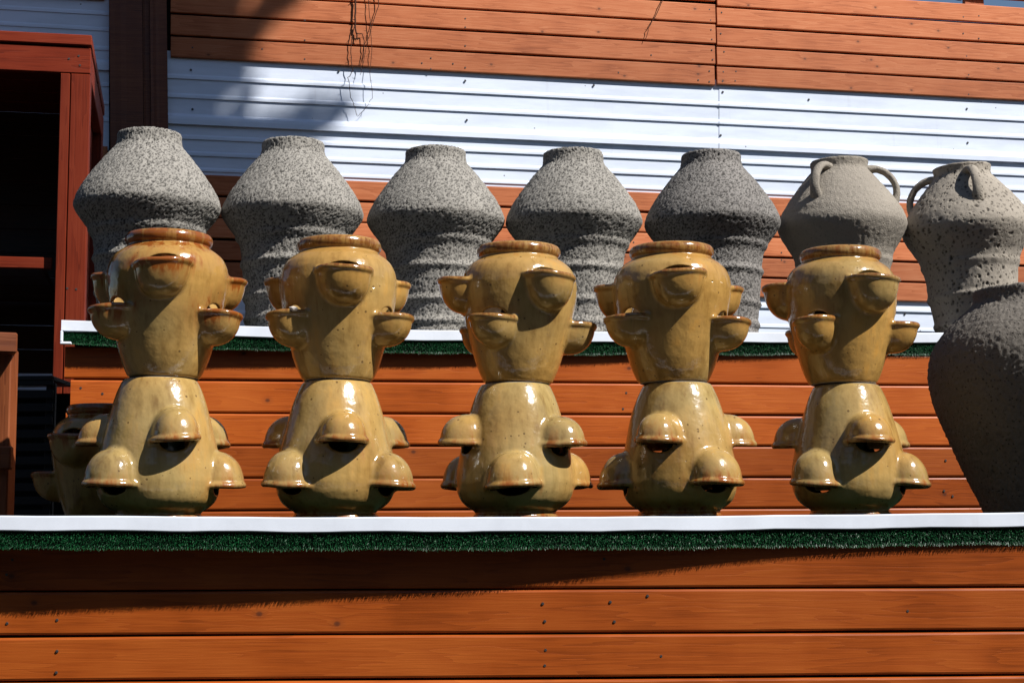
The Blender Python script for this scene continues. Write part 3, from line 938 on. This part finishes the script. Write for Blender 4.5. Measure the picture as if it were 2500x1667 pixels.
def make_planter_meshes(variant):
    f = planter_sdf(variant)
    P, Fc = surface_nets(f, (-.325, -.325, -.012), (.325, .325, POT_H + .014), .0047)
    P = project(f, P)
    G = grad(f, P, .0012); Nrm = G / np.maximum(np.linalg.norm(G, axis=1), 1e-6)[:, None]
    lab, lipd, inner = f(P[:, 0], P[:, 1], P[:, 2], True)
    r = np.hypot(P[:, 0], P[:, 1])
    lip = np.exp(-(np.maximum(lipd - .002, 0) / .009) ** 2)
    soft = np.clip(np.exp(-np.maximum(lipd, 0) / .035), 0, 1)
    bare = np.clip(1 - P[:, 2] / .006, 0, 1)
    fl = lab[Fc]
    flab = np.where((fl == fl[:, :1]).all(1), fl[:, 0], fl.max(1))
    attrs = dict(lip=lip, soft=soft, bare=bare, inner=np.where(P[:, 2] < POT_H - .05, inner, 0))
    out = [('body', split_mesh('body', P, Nrm, Fc, flab == -1, attrs, M_GLAZE)), ('rim', split_mesh('rim', P, Nrm, Fc, flab == 6, attrs, M_GLAZE))]
    for i in range(6):
        if (flab == i).any():
            out.append(('pocket', split_mesh('pocket', P, Nrm, Fc, flab == i, attrs, M_GLAZE)))
    return out

PLANTERS = [make_planter_meshes(v) for v in range(3)]

def planter(label, loc, rz, flip, variant, seed, rust, group, tilt=(0, 0), scale=1.0):
    root = empty('strawberry_planter', loc)
    JIT = Matrix.Diagonal((1 + random.uniform(-.022, .022), 1 + random.uniform(-.022, .022), 1, 1))
    # upright: base at loc. flipped: mouth down, rests on its rim
    M = Matrix.Rotation(tilt[0], 4, 'X') @ Matrix.Rotation(tilt[1], 4, 'Y') @ Matrix.Rotation(rz, 4, 'Z') @ Matrix.Scale(scale, 4) @ JIT
    if flip:
        M = Matrix.Rotation(tilt[0], 4, 'X') @ Matrix.Rotation(tilt[1], 4, 'Y') @ Matrix.Rotation(rz, 4, 'Z') @ Matrix.Scale(scale, 4) @ JIT @ Matrix.Translation((0, 0, POT_H)) @ Matrix.Rotation(math.pi, 4, 'Y')
    M.translation = M.translation + Vector(loc)
    root.matrix_world = M
    tag(root, label, 'planter', group)
    for name, me in PLANTERS[variant]:
        o = bpy.data.objects.new(name, me)
        col.objects.link(o); o.parent = root
        o['seed'] = seed; o['rust'] = rust; o['warm'] = -.02 if flip else .08
    return root

# rows: centre px, distance, azimuth of upper-pot front pocket, azimuth of a lower-pot pocket (wide tier)
STACKS = [
    (386, 5.52, 8, -35, 'rust streaked', 2.3, 0.9),
    (820, 5.66, 11, -50, 'clean glazed', 0.35, 0.95),
    (1258, 5.80, 37, -3, 'turned three quarter', 0.45, 0.85),
    (1658, 5.83, 2, 33, 'olive tinted', 0.55, 1.2),
    (2074, 5.93, 22, -52, 'end', 0.5, 0.75),
]
UPLAB = ['upright ochre planter streaked with rust brown, stacked beside the red timber rack',
         'upright plain ochre planter with a grey scuff, second stack from the red timber rack',
         'upright ochre planter with one pocket facing ahead below a turned one, on the middle stack',
         'upright ochre planter with symmetrical pockets, second stack from the big dark jar',
         'upright ochre planter on the stack next to the big dark jar']
LOLAB = ['upside down ochre planter under the rust streaked one',
         'upside down ochre planter under the plain scuffed one, two pockets low at its sides',
         'upside down ochre planter of the middle stack, its low front pocket like a nose',
         'upside down ochre planter with a reddish blushed pocket, second stack from the big dark jar',
         'upside down ochre planter at the foot of the stack next to the big dark jar']
POTPOS = []
for i, (px, D, au, al, nm, rust, rlow) in enumerate(STACKS):
    p = at_depth(px, 1200, D)
    sc = 1.0
    planter(LOLAB[i], (p.x, p.y, Z_LOW), R(al), True, i % 3, 3.1 * i + 1.3, rlow, 'upside down planters carrying the upper ones', scale=sc)
    dx = (10, 3, 10, -8, -8)[i] * .0014
    planter(UPLAB[i], (p.x + dx, p.y + .004, Z_LOW + POT_H * sc + .001), R(au), False, (i + 2) % 3, 2.3 * i + 5.9, rust, 'upright planters on top of the stacks', scale=sc, tilt=(R(random.uniform(-.5, .5)), R(.6 + random.uniform(-.5, .5))))
    POTPOS.append(p)
# shaded planter behind the first stack
pr = at_depth(250, 1200, 5.90)
planter('upright ochre planter standing in shade behind the first stack', (pr.x, pr.y, Z_LOW), R(-22), False, 0, 8.8, 1.6, None, scale=.89)

# ------------------------------------------------------------------ grey jars
def worley(P, cell, seed, keep=1.0):
    """distance to nearest random point / cell size, and that point's random number"""
    rs = np.random.RandomState(seed)
    off = rs.rand(32, 32, 32, 3).astype(np.float32); rnd = rs.rand(32, 32, 32).astype(np.float32)
    Q = P / cell
    I = np.floor(Q).astype(int)
    best = np.full(len(P), 9.0); br = np.zeros(len(P))
    for i in (-1, 0, 1):
        for j in (-1, 0, 1):
            for k in (-1, 0, 1):
                c = I + np.array([i, j, k]); m = c % 32
                pt = c + off[m[:, 0], m[:, 1], m[:, 2]]
                d = np.sqrt(((Q - pt) ** 2).sum(1))
                rn = rnd[m[:, 0], m[:, 1], m[:, 2]]
                t = (d < best) & (rn < keep)
                best = np.where(t, d, best); br = np.where(t, rn, br)
    return best, br

def rough_displace(P, Nrm, style, seed):
    nz = vnoise_factory(seed)
    d = np.zeros(len(P)); pit = np.zeros(len(P))
    d += .0016 * nz(*(P * 5 + 3).T) + .0008 * nz(*(P * 30 + 9).T)
    if style == 'lava':
        d += .0010 * nz(*(P * 75).T) + .0014 * nz(*(P * 150 + 4).T)
        w, rn = worley(P * np.array([1, 1, 1.5]), .0105, seed, .85)
        h = np.clip(1 - w / (.42 + .26 * rn), 0, 1)
        d -= .0062 * h; pit = np.clip(h * 2.6 - .1, 0, 1)
    elif style == 'fine':
        d += .0016 * nz(*(P * 80).T) + .0010 * nz(*(P * 150 + 4).T)
        w, rn = worley(P, .03, seed, .25)
        h = np.clip(1 - w / .25, 0, 1); d -= .003 * h; pit = h * .7
    elif style == 'hole':
        d += .0014 * nz(*(P * 60).T)
        w, rn = worley(P, .026, seed, .55)
        h = np.clip((.20 + .28 * rn - w) / .10, 0, 1); d -= .006 * h; pit = h * .95
        w, rn = worley(P, .013, seed + 1, .45)
        h = np.clip((.34 - w) / .12, 0, 1); d -= .003 * h; pit = np.maximum(pit, h * .8)
    elif style == 'dark':
        d += -.002 * nz(*(P * 7 + 3).T) + .0018 * nz(*(P * 80).T) + .002 * nz(*(P * 170 + 4).T)
        w, rn = worley(P, .0115, seed, .8)
        h = np.clip(1 - w / .5, 0, 1); d += .0042 * h; pit = np.clip((w - .75) * 1.2, 0, .6)
    return P + Nrm * d[:, None], pit

def lathe(profile, nr, nz_, style, seed, mat, splits=None):
    z, r = profile
    # resample by arc length
    s = np.concatenate([[0], np.cumsum(np.hypot(np.diff(z), np.diff(r)))])
    t = np.linspace(0, s[-1], nz_)
    Z = np.interp(t, s, z); Rr = np.interp(t, s, r)
    a = np.linspace(0, 2 * math.pi, nr, endpoint=False)
    X = Rr[:, None] * np.cos(a); Y = Rr[:, None] * np.sin(a); ZZ = np.repeat(Z[:, None], nr, 1)
    dz, dr = np.gradient(Z), np.gradient(Rr)
    l = np.hypot(dz, dr) + 1e-9
    nrr, nzz = dz / l, -dr / l
    NX = nrr[:, None] * np.cos(a); NY = nrr[:, None] * np.sin(a); NZ = np.repeat(nzz[:, None], nr, 1)
    P = np.stack([X, Y, ZZ], -1).reshape(-1, 3); Nn = np.stack([NX, NY, NZ], -1).reshape(-1, 3)
    Q, pit = rough_displace(P, Nn, style, seed)
    Q[:, 2] = np.maximum(Q[:, 2], 0)
    i, j = np.meshgrid(np.arange(nz_ - 1), np.arange(nr), indexing='ij')
    Fc = np.stack([i * nr + j, i * nr + (j + 1) % nr, (i + 1) * nr + (j + 1) % nr, (i + 1) * nr + j], -1).reshape(-1, 4)
    def mk(name, sel):
        fs = Fc[sel]
        used, inv = np.unique(fs, return_inverse=True); fs = inv.reshape(fs.shape)
        me = bpy.data.meshes.new(name)
        me.from_pydata(Q[used].tolist(), [], fs.tolist())
        me.polygons.foreach_set('use_smooth', np.ones(len(fs), bool))
        at = me.attributes.new('pit', 'FLOAT', 'POINT'); at.data.foreach_set('value', pit[used].astype(np.float32))
        me.materials.append(mat); me.update()
        return me
    ring = Fc[:, 0] // nr
    if splits is None:
        return [('body', mk('body', ring >= 0))]
    cut = int(np.argmax(t >= splits))
    return [('body', mk('body', ring < cut)), ('rim', mk('rim', ring >= cut))]

JS = 0.00185
def jar_profile(kind):
    if kind == 'a':
        pts = [(0, 0), (0, 104), (4, 109), (14, 110), (26, 108), (31, 112), (37, 115), (43, 112), (48, 109), (75, 111), (81, 115), (87, 119), (93, 115), (99, 113), (130, 116), (152, 118), (158, 122), (164, 126), (170, 123), (176, 120), (205, 124), (214, 128), (221, 134), (227, 137), (233, 137), (248, 149), (262, 160), (274, 168), (283, 171), (291, 169.5), (306, 164.5), (330, 151.5), (357, 132), (385, 110.5), (408, 90), (422, 78), (436, 75), (448, 75), (453, 73), (454, 68), (450, 64), (436, 62), (400, 92), (340, 137), (300, 155), (200, 110), (20, 98), (12, 0)]
    elif kind == 'h':
        pts = [(0, 0), (0, 88), (4, 94), (16, 96), (38, 99), (44, 104), (50, 105), (56, 101), (86, 105), (104, 108), (110, 113), (118, 115), (126, 111), (160, 113), (182, 116), (190, 120), (198, 123), (206, 122), (222, 128), (244, 142), (262, 153), (276, 160), (288, 163), (300, 161), (322, 152), (350, 134), (378, 112), (404, 90), (418, 77), (424, 72), (430, 71), (440, 72), (446, 74), (449, 72), (449, 67), (444, 62), (424, 60), (390, 90), (340, 128), (290, 150), (200, 106), (20, 88), (12, 0)]
    z = np.array([p[0] for p in pts], float) * JS; r = np.array([p[1] for p in pts], float) * JS
    s = np.concatenate([[0], np.cumsum(np.hypot(np.diff(z), np.diff(r)))])
    t = np.linspace(0, s[-1], 900)
    ker = np.hanning(9); ker /= ker.sum()
    def sm(a):
        b = np.interp(t, s, a); p = np.pad(b, 4, mode='edge'); return np.convolve(p, ker, 'valid')
    return (sm(z), np.maximum(sm(r), 0)), s[[i for i, p in enumerate(pts) if p[0] >= (430 if kind == 'a' else 424)][0]]

JA, cutA = jar_profile('a')
JH, cutH = jar_profile('h')
JZ = 1.05
JAR_A = [lathe(JA, 400, 420, 'lava', 11, M_LAVA, cutA), lathe(JA, 400, 420, 'lava', 23, M_LAVA, cutA)]
JAR_F = lathe(JH, 340, 360, 'fine', 5, M_LAVA_FINE, cutH)
JAR_H = lathe(JH, 400, 420, 'hole', 31, M_LAVA_HOLE, cutH)

def handle_mesh(profile, mat, style, seed, lift=.070):
    z, r = profile
    zo = np.array([424, 340]) * JS
    def rr(zz):
        m = np.argmax(r); return float(np.interp(zz, z[:][m:m + 420], r[m:m + 420])) if False else None
    # outer surface radius at two heights (taken from the profile table by hand)
    rt, rb = 76 * JS, 136 * JS
    p0 = Vector((rt - .012, 0, zo[0])); p3 = Vector((rb - .010, 0, zo[1]))
    p1 = Vector((rt + .064, 0, zo[0] + .030)); p2 = Vector((rb + .050, 0, zo[1] + .078))
    pts = []
    for i in range(33):
        t = i / 32
        pts.append(p0 * (1 - t) ** 3 + p1 * 3 * t * (1 - t) ** 2 + p2 * 3 * t * t * (1 - t) + p3 * t ** 3)
    v, f = [], []
    n = 20
    nz = vnoise_factory(seed)
    for i, p in enumerate(pts):
        d = (pts[min(i + 1, 32)] - pts[max(i - 1, 0)]).normalized()
        up = Vector((0, 1, 0)); w = d.cross(up).normalized()
        e = abs(i - 16) / 16
        rad = .0195 + .009 * e ** 4
        for k in range(n):
            a = 2 * math.pi * k / n
            v.append(p + up * math.cos(a) * rad * 1.15 + w * math.sin(a) * rad * .8)
    V = np.array([list(q) for q in v])
    V += (.0016 * nz(*(V * 70).T) + .0012 * nz(*(V * 130 + 2).T))[:, None] * np.array([[.6, .6, .6]])
    for i in range(32):
        for k in range(n):
            f.append((i * n + k, i * n + (k + 1) % n, (i + 1) * n + (k + 1) % n, (i + 1) * n + k))
    f.append(tuple(range(n - 1, -1, -1))); f.append(tuple(32 * n + k for k in range(n)))
    me = bpy.data.meshes.new('handle'); me.from_pydata(V.tolist(), [], f)
    me.polygons.foreach_set('use_smooth', [True] * len(f))
    me.attributes.new('pit', 'FLOAT', 'POINT')
    me.materials.append(mat); me.update()
    return me
HANDLE_F = handle_mesh(JH, M_LAVA_FINE, 'fine', 3)
HANDLE_H = handle_mesh(JH, M_LAVA_HOLE, 'hole', 4)

def jar(label, loc, rz, meshes, seed, handles=None, group=None, tilt=(0, 0), scale=1.0, zs=1.0):
    root = empty('stoneware_jar', loc)
    root.rotation_euler = (tilt[0], tilt[1], rz) 
    root.scale = (scale, scale, scale * zs)
    tag(root, label, 'jar', group)
    for name, me in meshes:
        o = bpy.data.objects.new(name, me); col.objects.link(o); o.parent = root; o['seed'] = seed
    for az, me in handles or ():
        o = bpy.data.objects.new('handle', me); col.objects.link(o); o.parent = root; o['seed'] = seed
        o.rotation_euler = (0, 0, az)
    return root

JARS = [(353, 7.02, 'pitted grey jar partly behind the rust streaked planter, beside the red timber rack'),
        (712, 7.20, 'pitted grey jar behind the gap after the rust streaked planter stack'),
        (1065, 7.38, 'pitted grey jar between the plain scuffed planter and the middle stack'),
        (1406, 7.44, 'pitted grey jar behind the gap after the middle planter stack'),
        (1744, 7.50, 'darker speckled pitted grey jar beside the smooth handled jar'),
        (2067, 7.62, 'smooth grey brown jar with loop handles behind the stack next to the big dark jar'),
        (2384, 7.66, 'grey jar with loop handles and round holes behind the big dark jar')]
for i, (px, D, lab) in enumerate(JARS):
    p = at_depth(px, 800, D)
    g_ = 'grey jars along the upper tier'
    loc = (p.x, p.y, Z_UP)
    if i < 5:
        jr = jar(lab, loc, R(71 * i + 10), JAR_A[i % 2], 1.7 * i + .4, None, g_, (0, R(random.uniform(-.8, .8))), zs=JZ)
        if i == 4:
            for c in jr.children:
                c.material_slots[0].link = 'OBJECT'; c.material_slots[0].material = M_LAVA_DEEP
    elif i == 5:
        jar(lab, loc, 0, JAR_F, 4.4, [(R(-90 + a), HANDLE_F) for a in (-38, 82, 202)], g_, (0, R(-.6)), zs=JZ)
    else:
        jar(lab, loc, 0, JAR_H, 5.5, [(R(-90 + a), HANDLE_H) for a in (-2, -118, 118)], g_, (0, R(-2.6)), zs=JZ * .975)

# big dark jar on the lower tier
pts = [(0, 0), (0, 118), (6, 128), (60, 150), (140, 186), (220, 220), (290, 244), (340, 254), (375, 256), (410, 251), (440, 238), (470, 216), (500, 186), (522, 160), (534, 146), (542, 140), (560, 138), (572, 139), (578, 134), (574, 126), (540, 124), (480, 190), (375, 235), (200, 190), (30, 120), (20, 0)]
BZ = np.array([p[0] for p in pts], float) * .00144; BR = np.array([p[1] for p in pts], float) * .00144
s_ = np.concatenate([[0], np.cumsum(np.hypot(np.diff(BZ), np.diff(BR)))]); t_ = np.linspace(0, s_[-1], 700)
ker = np.hanning(17); ker /= ker.sum()
sm_ = lambda a: np.convolve(np.pad(np.interp(t_, s_, a), 8, mode='edge'), ker, 'valid')
BIG = lathe((sm_(BZ), np.maximum(sm_(BR), 0)), 420, 420, 'dark', 77, M_LAVA_DARK, s_[15])
pb = at_depth(2540, 1200, 6.30)
jar('big dark rough grey jar at the end of the planter row', (pb.x, pb.y, Z_LOW), 0, BIG, 9.1, scale=1.085)

# ------------------------------------------------------------------ pale stones lying in three pockets
def stone(label, stack, az, size, side=1):
    bm = bmesh.new()
    bmesh.ops.create_icosphere(bm, subdivisions=1, radius=size)
    for v in bm.verts:
        v.co = Vector((v.co.x * random.uniform(1.2, 1.7), v.co.y * random.uniform(.8, 1.2), v.co.z * random.uniform(.55, .85)))
    o = bm_obj('stone_chip', bm, M_STONE)
    p = POTPOS[stack]; a = R(az)
    u = Vector((math.sin(a), -math.cos(a), 0)); t = Vector((math.cos(a), math.sin(a), 0)) * side
    zl = 160 * PS
    rl = float(np.interp(zl, PZ, PR))
    o.location = Vector((p.x, p.y, Z_LOW + POT_H + zl + size * .45)) + u * (rl + .030) + t * .062
    o.rotation_euler = (0, .15, a)
    tag(o, label, 'stone')
stone('pale stone chip in a pocket of the rust streaked planter', 0, 8 - 60, .012)
stone('pale stone chip in a pocket of the plain scuffed planter', 1, 11 - 60, .015)
stone('white stone chip in a pocket of the planter next to the big dark jar', 4, 22 - 60, .014, -.2)

# ------------------------------------------------------------------ red timber rack behind the jars
def timber(root, name, p0, ax, ay, L, W, Hh, mat, bev=.004):
    """box from corner p0: length L along ax, depth W along ay, height Hh"""
    bm = box_bm(0, L, 0, W, 0, Hh, bev, 1)
    o = bm_obj(name, bm, mat, root)
    rot = Matrix((ax, ay, Vector((0, 0, 1)))).transposed().to_4x4()
    rot.translation = Vector(p0) - root.location
    o.matrix_local = rot
    SEED[0] += 1.618; o['seed'] = SEED[0] % 17
    return o
RK = Plane(8.0 + .2 * 2.1, .2)
rk_tr = RK.at(222, 118)
ax, ay = RK.t, -RK.n
rack = empty('timber_rack', (rk_tr.x, rk_tr.y, 0))
tag(rack, 'red stained timber rack with a flat top beside the first grey jar', 'rack')
z_beam_t, z_beam_b = rk_tr.z, RK.at(222, 181).z
pxr = rk_tr
postw = (RK.at(222, 188) - RK.at(149, 188)).length
RL, RD = 2.2, 1.35
vert = Vector((0, 0, 1))
def tim_v(name, p0, w, d, z0, z1, mat):
    # upright: grain along its length, so build lying and stand it up
    bm = box_bm(0, z1 - z0, 0, d, -w, 0, .004, 1)
    o = bm_obj(name, bm, mat, rack)
    rot = Matrix((Vector((0, 0, 1)), ay, -ax)).transposed().to_4x4()
    q = Vector((p0.x, p0.y, z0)); rot.translation = q - rack.location
    o.matrix_local = rot
    SEED[0] += 1.618; o['seed'] = SEED[0] % 17
    return o
# p0 for tim_v is the left front foot (width runs to +ax)
left = lambda d: Vector((pxr.x, pxr.y, 0)) + ax * d
tim_v('post', left(-postw) , postw * .33, .13, 0.0, z_beam_b - .002, M_RED)
tim_v('post', left(-postw + postw * .33 + .003), postw * .67 - .003, .13, 0.0, z_beam_b - .002, M_RED)
tim_v('post', left(-RL), postw, .13, 0.0, z_beam_b - .002, M_RED)
tim_v('post', left(-postw) + ay * (RD - .13), postw, .13, 0.0, z_beam_b - .002, M_RED)
base = Vector((pxr.x, pxr.y, 0))
timber(rack, 'beam', base - ax * RL + vert * z_beam_b, ax, ay, RL, .045, z_beam_t - z_beam_b, M_RED)
timber(rack, 'beam', base - ax * .05 + ay * .047 + vert * z_beam_b, ax, ay, .048, RD, z_beam_t - z_beam_b, M_RED)
ztop = RK.at(222, 88).z
for k in range(6):
    timber(rack, 'plank', base - ax * (RL) - ax * .0 - ay * .012 + ay * (k * .232) + vert * (z_beam_t + .010), ax, ay, RL + .004, .222, ztop - z_beam_t - .010, M_RED)
# shelf rail, shelf boards, back boards; side boards added to keep sun off the inside
zs1, zs0 = RK.at(60, 622).z, RK.at(60, 650).z
timber(rack, 'shelf_rail', base - ax * (RL - .05) + ay * .06 + vert * zs0, ax, ay, RL - .05 - postw - .02, .04, zs1 - zs0, M_RED)
for k in range(4):
    timber(rack, 'shelf_board', base - ax * (RL - .05) + ay * (.105 + k * .30) + vert * (zs0 + .01), ax, ay, RL - .12 - postw, .285, .03, M_SHADEWOOD)
zq = 1.9
k = 0
while zq < z_beam_t - .05:
    h = .135
    if k not in (4,):
        timber(rack, 'back_board', base - ax * RL + ay * (RD + .01) + vert * zq, ax, ay, RL - .02, .022, h, M_SHADEWOOD)
    timber(rack, 'added_side_board', base - ax * .075 + ay * .14 + vert * zq, ax, ay, .022, RD - .28, min(h, z_beam_b - zq - .01) if zq + h > z_beam_b - .01 else h, M_RED)
    zq += h + .003
    k += 1
for x, y in ((168, 144), (192, 137), (195, 160), (164, 704), (186, 706)):
    screw(RK.at(x, y, .001), RK.n, rack, .006)

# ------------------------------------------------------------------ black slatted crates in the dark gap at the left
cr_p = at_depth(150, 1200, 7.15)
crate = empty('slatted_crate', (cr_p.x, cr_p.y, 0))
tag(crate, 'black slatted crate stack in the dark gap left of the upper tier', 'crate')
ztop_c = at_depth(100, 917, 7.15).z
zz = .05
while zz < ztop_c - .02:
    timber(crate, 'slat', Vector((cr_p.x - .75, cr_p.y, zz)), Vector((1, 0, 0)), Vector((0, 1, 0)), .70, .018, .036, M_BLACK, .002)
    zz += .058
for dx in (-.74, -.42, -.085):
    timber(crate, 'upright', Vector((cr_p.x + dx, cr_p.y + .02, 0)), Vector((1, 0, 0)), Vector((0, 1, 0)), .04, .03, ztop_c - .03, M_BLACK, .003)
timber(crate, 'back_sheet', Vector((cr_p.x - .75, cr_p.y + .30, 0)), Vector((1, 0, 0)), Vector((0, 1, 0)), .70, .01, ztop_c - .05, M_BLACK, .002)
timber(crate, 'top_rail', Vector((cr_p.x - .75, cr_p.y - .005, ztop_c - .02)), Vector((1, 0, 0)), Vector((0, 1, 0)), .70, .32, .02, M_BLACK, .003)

# ------------------------------------------------------------------ brown timber ladder frame at the left end of the lower tier
lp = at_depth(20, 1200, 5.95)
fr = empty('wooden_stand', (lp.x, lp.y, 0))
tag(fr, 'rough brown timber frame with a top beam beside the shaded planter', 'stand')
def zpx(x, y, D=5.95): return at_depth(x, y, D).z
xr = at_depth(24, 1000, 5.95).x
def fr_post(name, x1, w, y, d, z0, z1):
    bm = box_bm(0, z1 - z0, 0, d, -w, 0, .005, 1)
    o = bm_obj(name, bm, M_BROWN, fr)
    rot = Matrix((Vector((0, 0, 1)), Vector((0, 1, 0)), Vector((-1, 0, 0)))).transposed().to_4x4()
    rot.translation = Vector((x1 - w, y, z0)) - fr.location
    o.matrix_local = rot; SEED[0] += 1.618; o['seed'] = SEED[0] % 17
fr_post('post', xr, .09, lp.y, .09, Z_LOW, zpx(20, 850))
fr_post('post', xr - .55, .09, lp.y, .09, Z_LOW, zpx(20, 850))
def slab(name, xe, z0, z1, y, d, rz):
    bm = box_bm(-.75, 0, 0, d, 0, z1 - z0, .006, 1)
    o = bm_obj(name, bm, M_BROWN, fr)
    m = Matrix.Rotation(rz, 4, 'Z'); m.translation = Vector((xe, y, z0)) - fr.location
    o.matrix_local = m; SEED[0] += 1.618; o['seed'] = SEED[0] % 17
slab('top_beam', at_depth(43, 830, 5.9).x, zpx(20, 862, 5.9), zpx(20, 812, 5.9), 5.90, .12, R(22))
slab('rail', at_depth(24, 1120, 5.9).x, zpx(20, 1145, 5.9), zpx(20, 1088, 5.9), 5.905, .04, 0)

# ------------------------------------------------------------------ tree out of view on the sunny side; it shades the wall's end
tc = Vector((0.6, 13.6, 0))
tree = empty('shade_tree', tc)
tag(tree, 'tall leafy tree behind the wall leaning over it and shading its end', 'tree')
L_ = SUN_DIR
# crown clumps are placed sunward of the parts of the wall that lie in shade
def sunward(px, py, dist, out=0.0):
    return WALL.at(px, py, out) + L_ * dist
clumps = []
spots = [(-250, 250, .9), (-100, 700, 1.0), (60, 150, .75), (120, 500, .9), (160, 880, .9), (300, 60, .36), (310, 320, .42), (300, 650, .62), (430, 580, .40), (420, 820, .5),
         (500, 560, .22), (545, 640, .26), (560, 720, .26), (500, 470, .14), (360, 180, .20), (385, 400, .20), (420, 60, .13), (430, 5, .15), (490, -30, .12)]
def streak(x0, y0, x1, y1, n, r0, r1):
    for k in range(n):
        t = k / (n - 1)
        spots.append((x0 + (x1 - x0) * t + random.uniform(-12, 12), y0 + (y1 - y0) * t + random.uniform(-10, 10), r0 + (r1 - r0) * t))
streak(720, -30, 560, 130, 10, .075, .055)
streak(600, -40, 520, 20, 5, .07, .05)
streak(560, 110, 430, 270, 8, .055, .10)
streak(520, 60, 420, 160, 5, .07, .09)
streak(830, 275, 600, 400, 10, .04, .11)
streak(760, 270, 640, 330, 5, .04, .07)
streak(640, 340, 560, 440, 4, .10, .10)
streak(540, 330, 440, 470, 5, .05, .16)
for px, py, rad in spots:
    clumps.append((sunward(px, py, 14.0 + random.uniform(-1.0, 1.0)), rad))
trunk_pts = [tc, tc + Vector((.05, -.1, 3)), tc + Vector((.2, -.5, 6)), tc + Vector((.7, -1.8, 10)), tc + Vector((1.8, -4.2, 12.8)), tc + Vector((3.2, -6.6, 14.0)), tc + Vector((4.3, -8.2, 13.8))]
v, f = tube_geo([p - tc for p in trunk_pts], [.26, .22, .18, .14, .10, .07, .04], 12)
tr = mesh_obj('trunk', v, f, M_BARK, tree, True)
hub = trunk_pts[-2]
for c, rad in clumps[:10]:
    mid = hub.lerp(c, .5) + Vector((0, 0, .25))
    v, f = tube_geo([hub - tc, mid - tc, c - tc], [.05, .03, .012], 6)
    mesh_obj('limb', v, f, M_BARK, tree, True)
vs, fs = [], []
for c, rad in clumps:
    n = int((1400 if rad > .13 else 800) * rad ** 2 / .25) + 14
    for _ in range(n):
        while True:
            d = Vector((random.uniform(-1, 1), random.uniform(-1, 1), random.uniform(-1, 1)))
            if d.length < 1: break
        p = c + d * rad - tc
        a = Vector((random.gauss(0, 1), random.gauss(0, 1), random.gauss(0, 1))).normalized()
        b = a.orthogonal().normalized(); 
        l, w = random.uniform(.05, .10), random.uniform(.022, .04)
        n0 = len(vs)
        vs += [p - a * l, p + b * w, p + a * l, p - b * w]
        fs.append((n0, n0 + 1, n0 + 2, n0 + 3))
mesh_obj('crown', vs, fs, M_LEAF, tree)
print('leaves', len(fs))

# ------------------------------------------------------------------ unseen tree belt added behind the camera to block low sky light
vs, fs = [], []
for _ in range(9000):
    a = R(random.uniform(-105, 105))
    rad = random.uniform(17, 20)
    zmax = 9.5 + 1.8 * math.sin(a * 9) + 1.2 * math.sin(a * 23 + 1)
    z = zmax * random.random() ** .8
    p = Vector((math.sin(a) * rad, 3 - math.cos(a) * rad, z))
    d1 = Vector((random.gauss(0, 1), random.gauss(0, 1), random.gauss(0, 1))).normalized(); d2 = d1.orthogonal().normalized()
    l, w = random.uniform(.35, .7), random.uniform(.2, .45)
    n0 = len(vs)
    vs += [p - d1 * l, p + d2 * w, p + d1 * l, p - d2 * w]
    fs.append((n0, n0 + 1, n0 + 2, n0 + 3))
belt = mesh_obj('sky_block_trees', vs, fs, M_LEAF)
tag(belt, 'added unseen belt of dark green trees behind the camera, blocking low sky light', 'trees', kind='stuff')
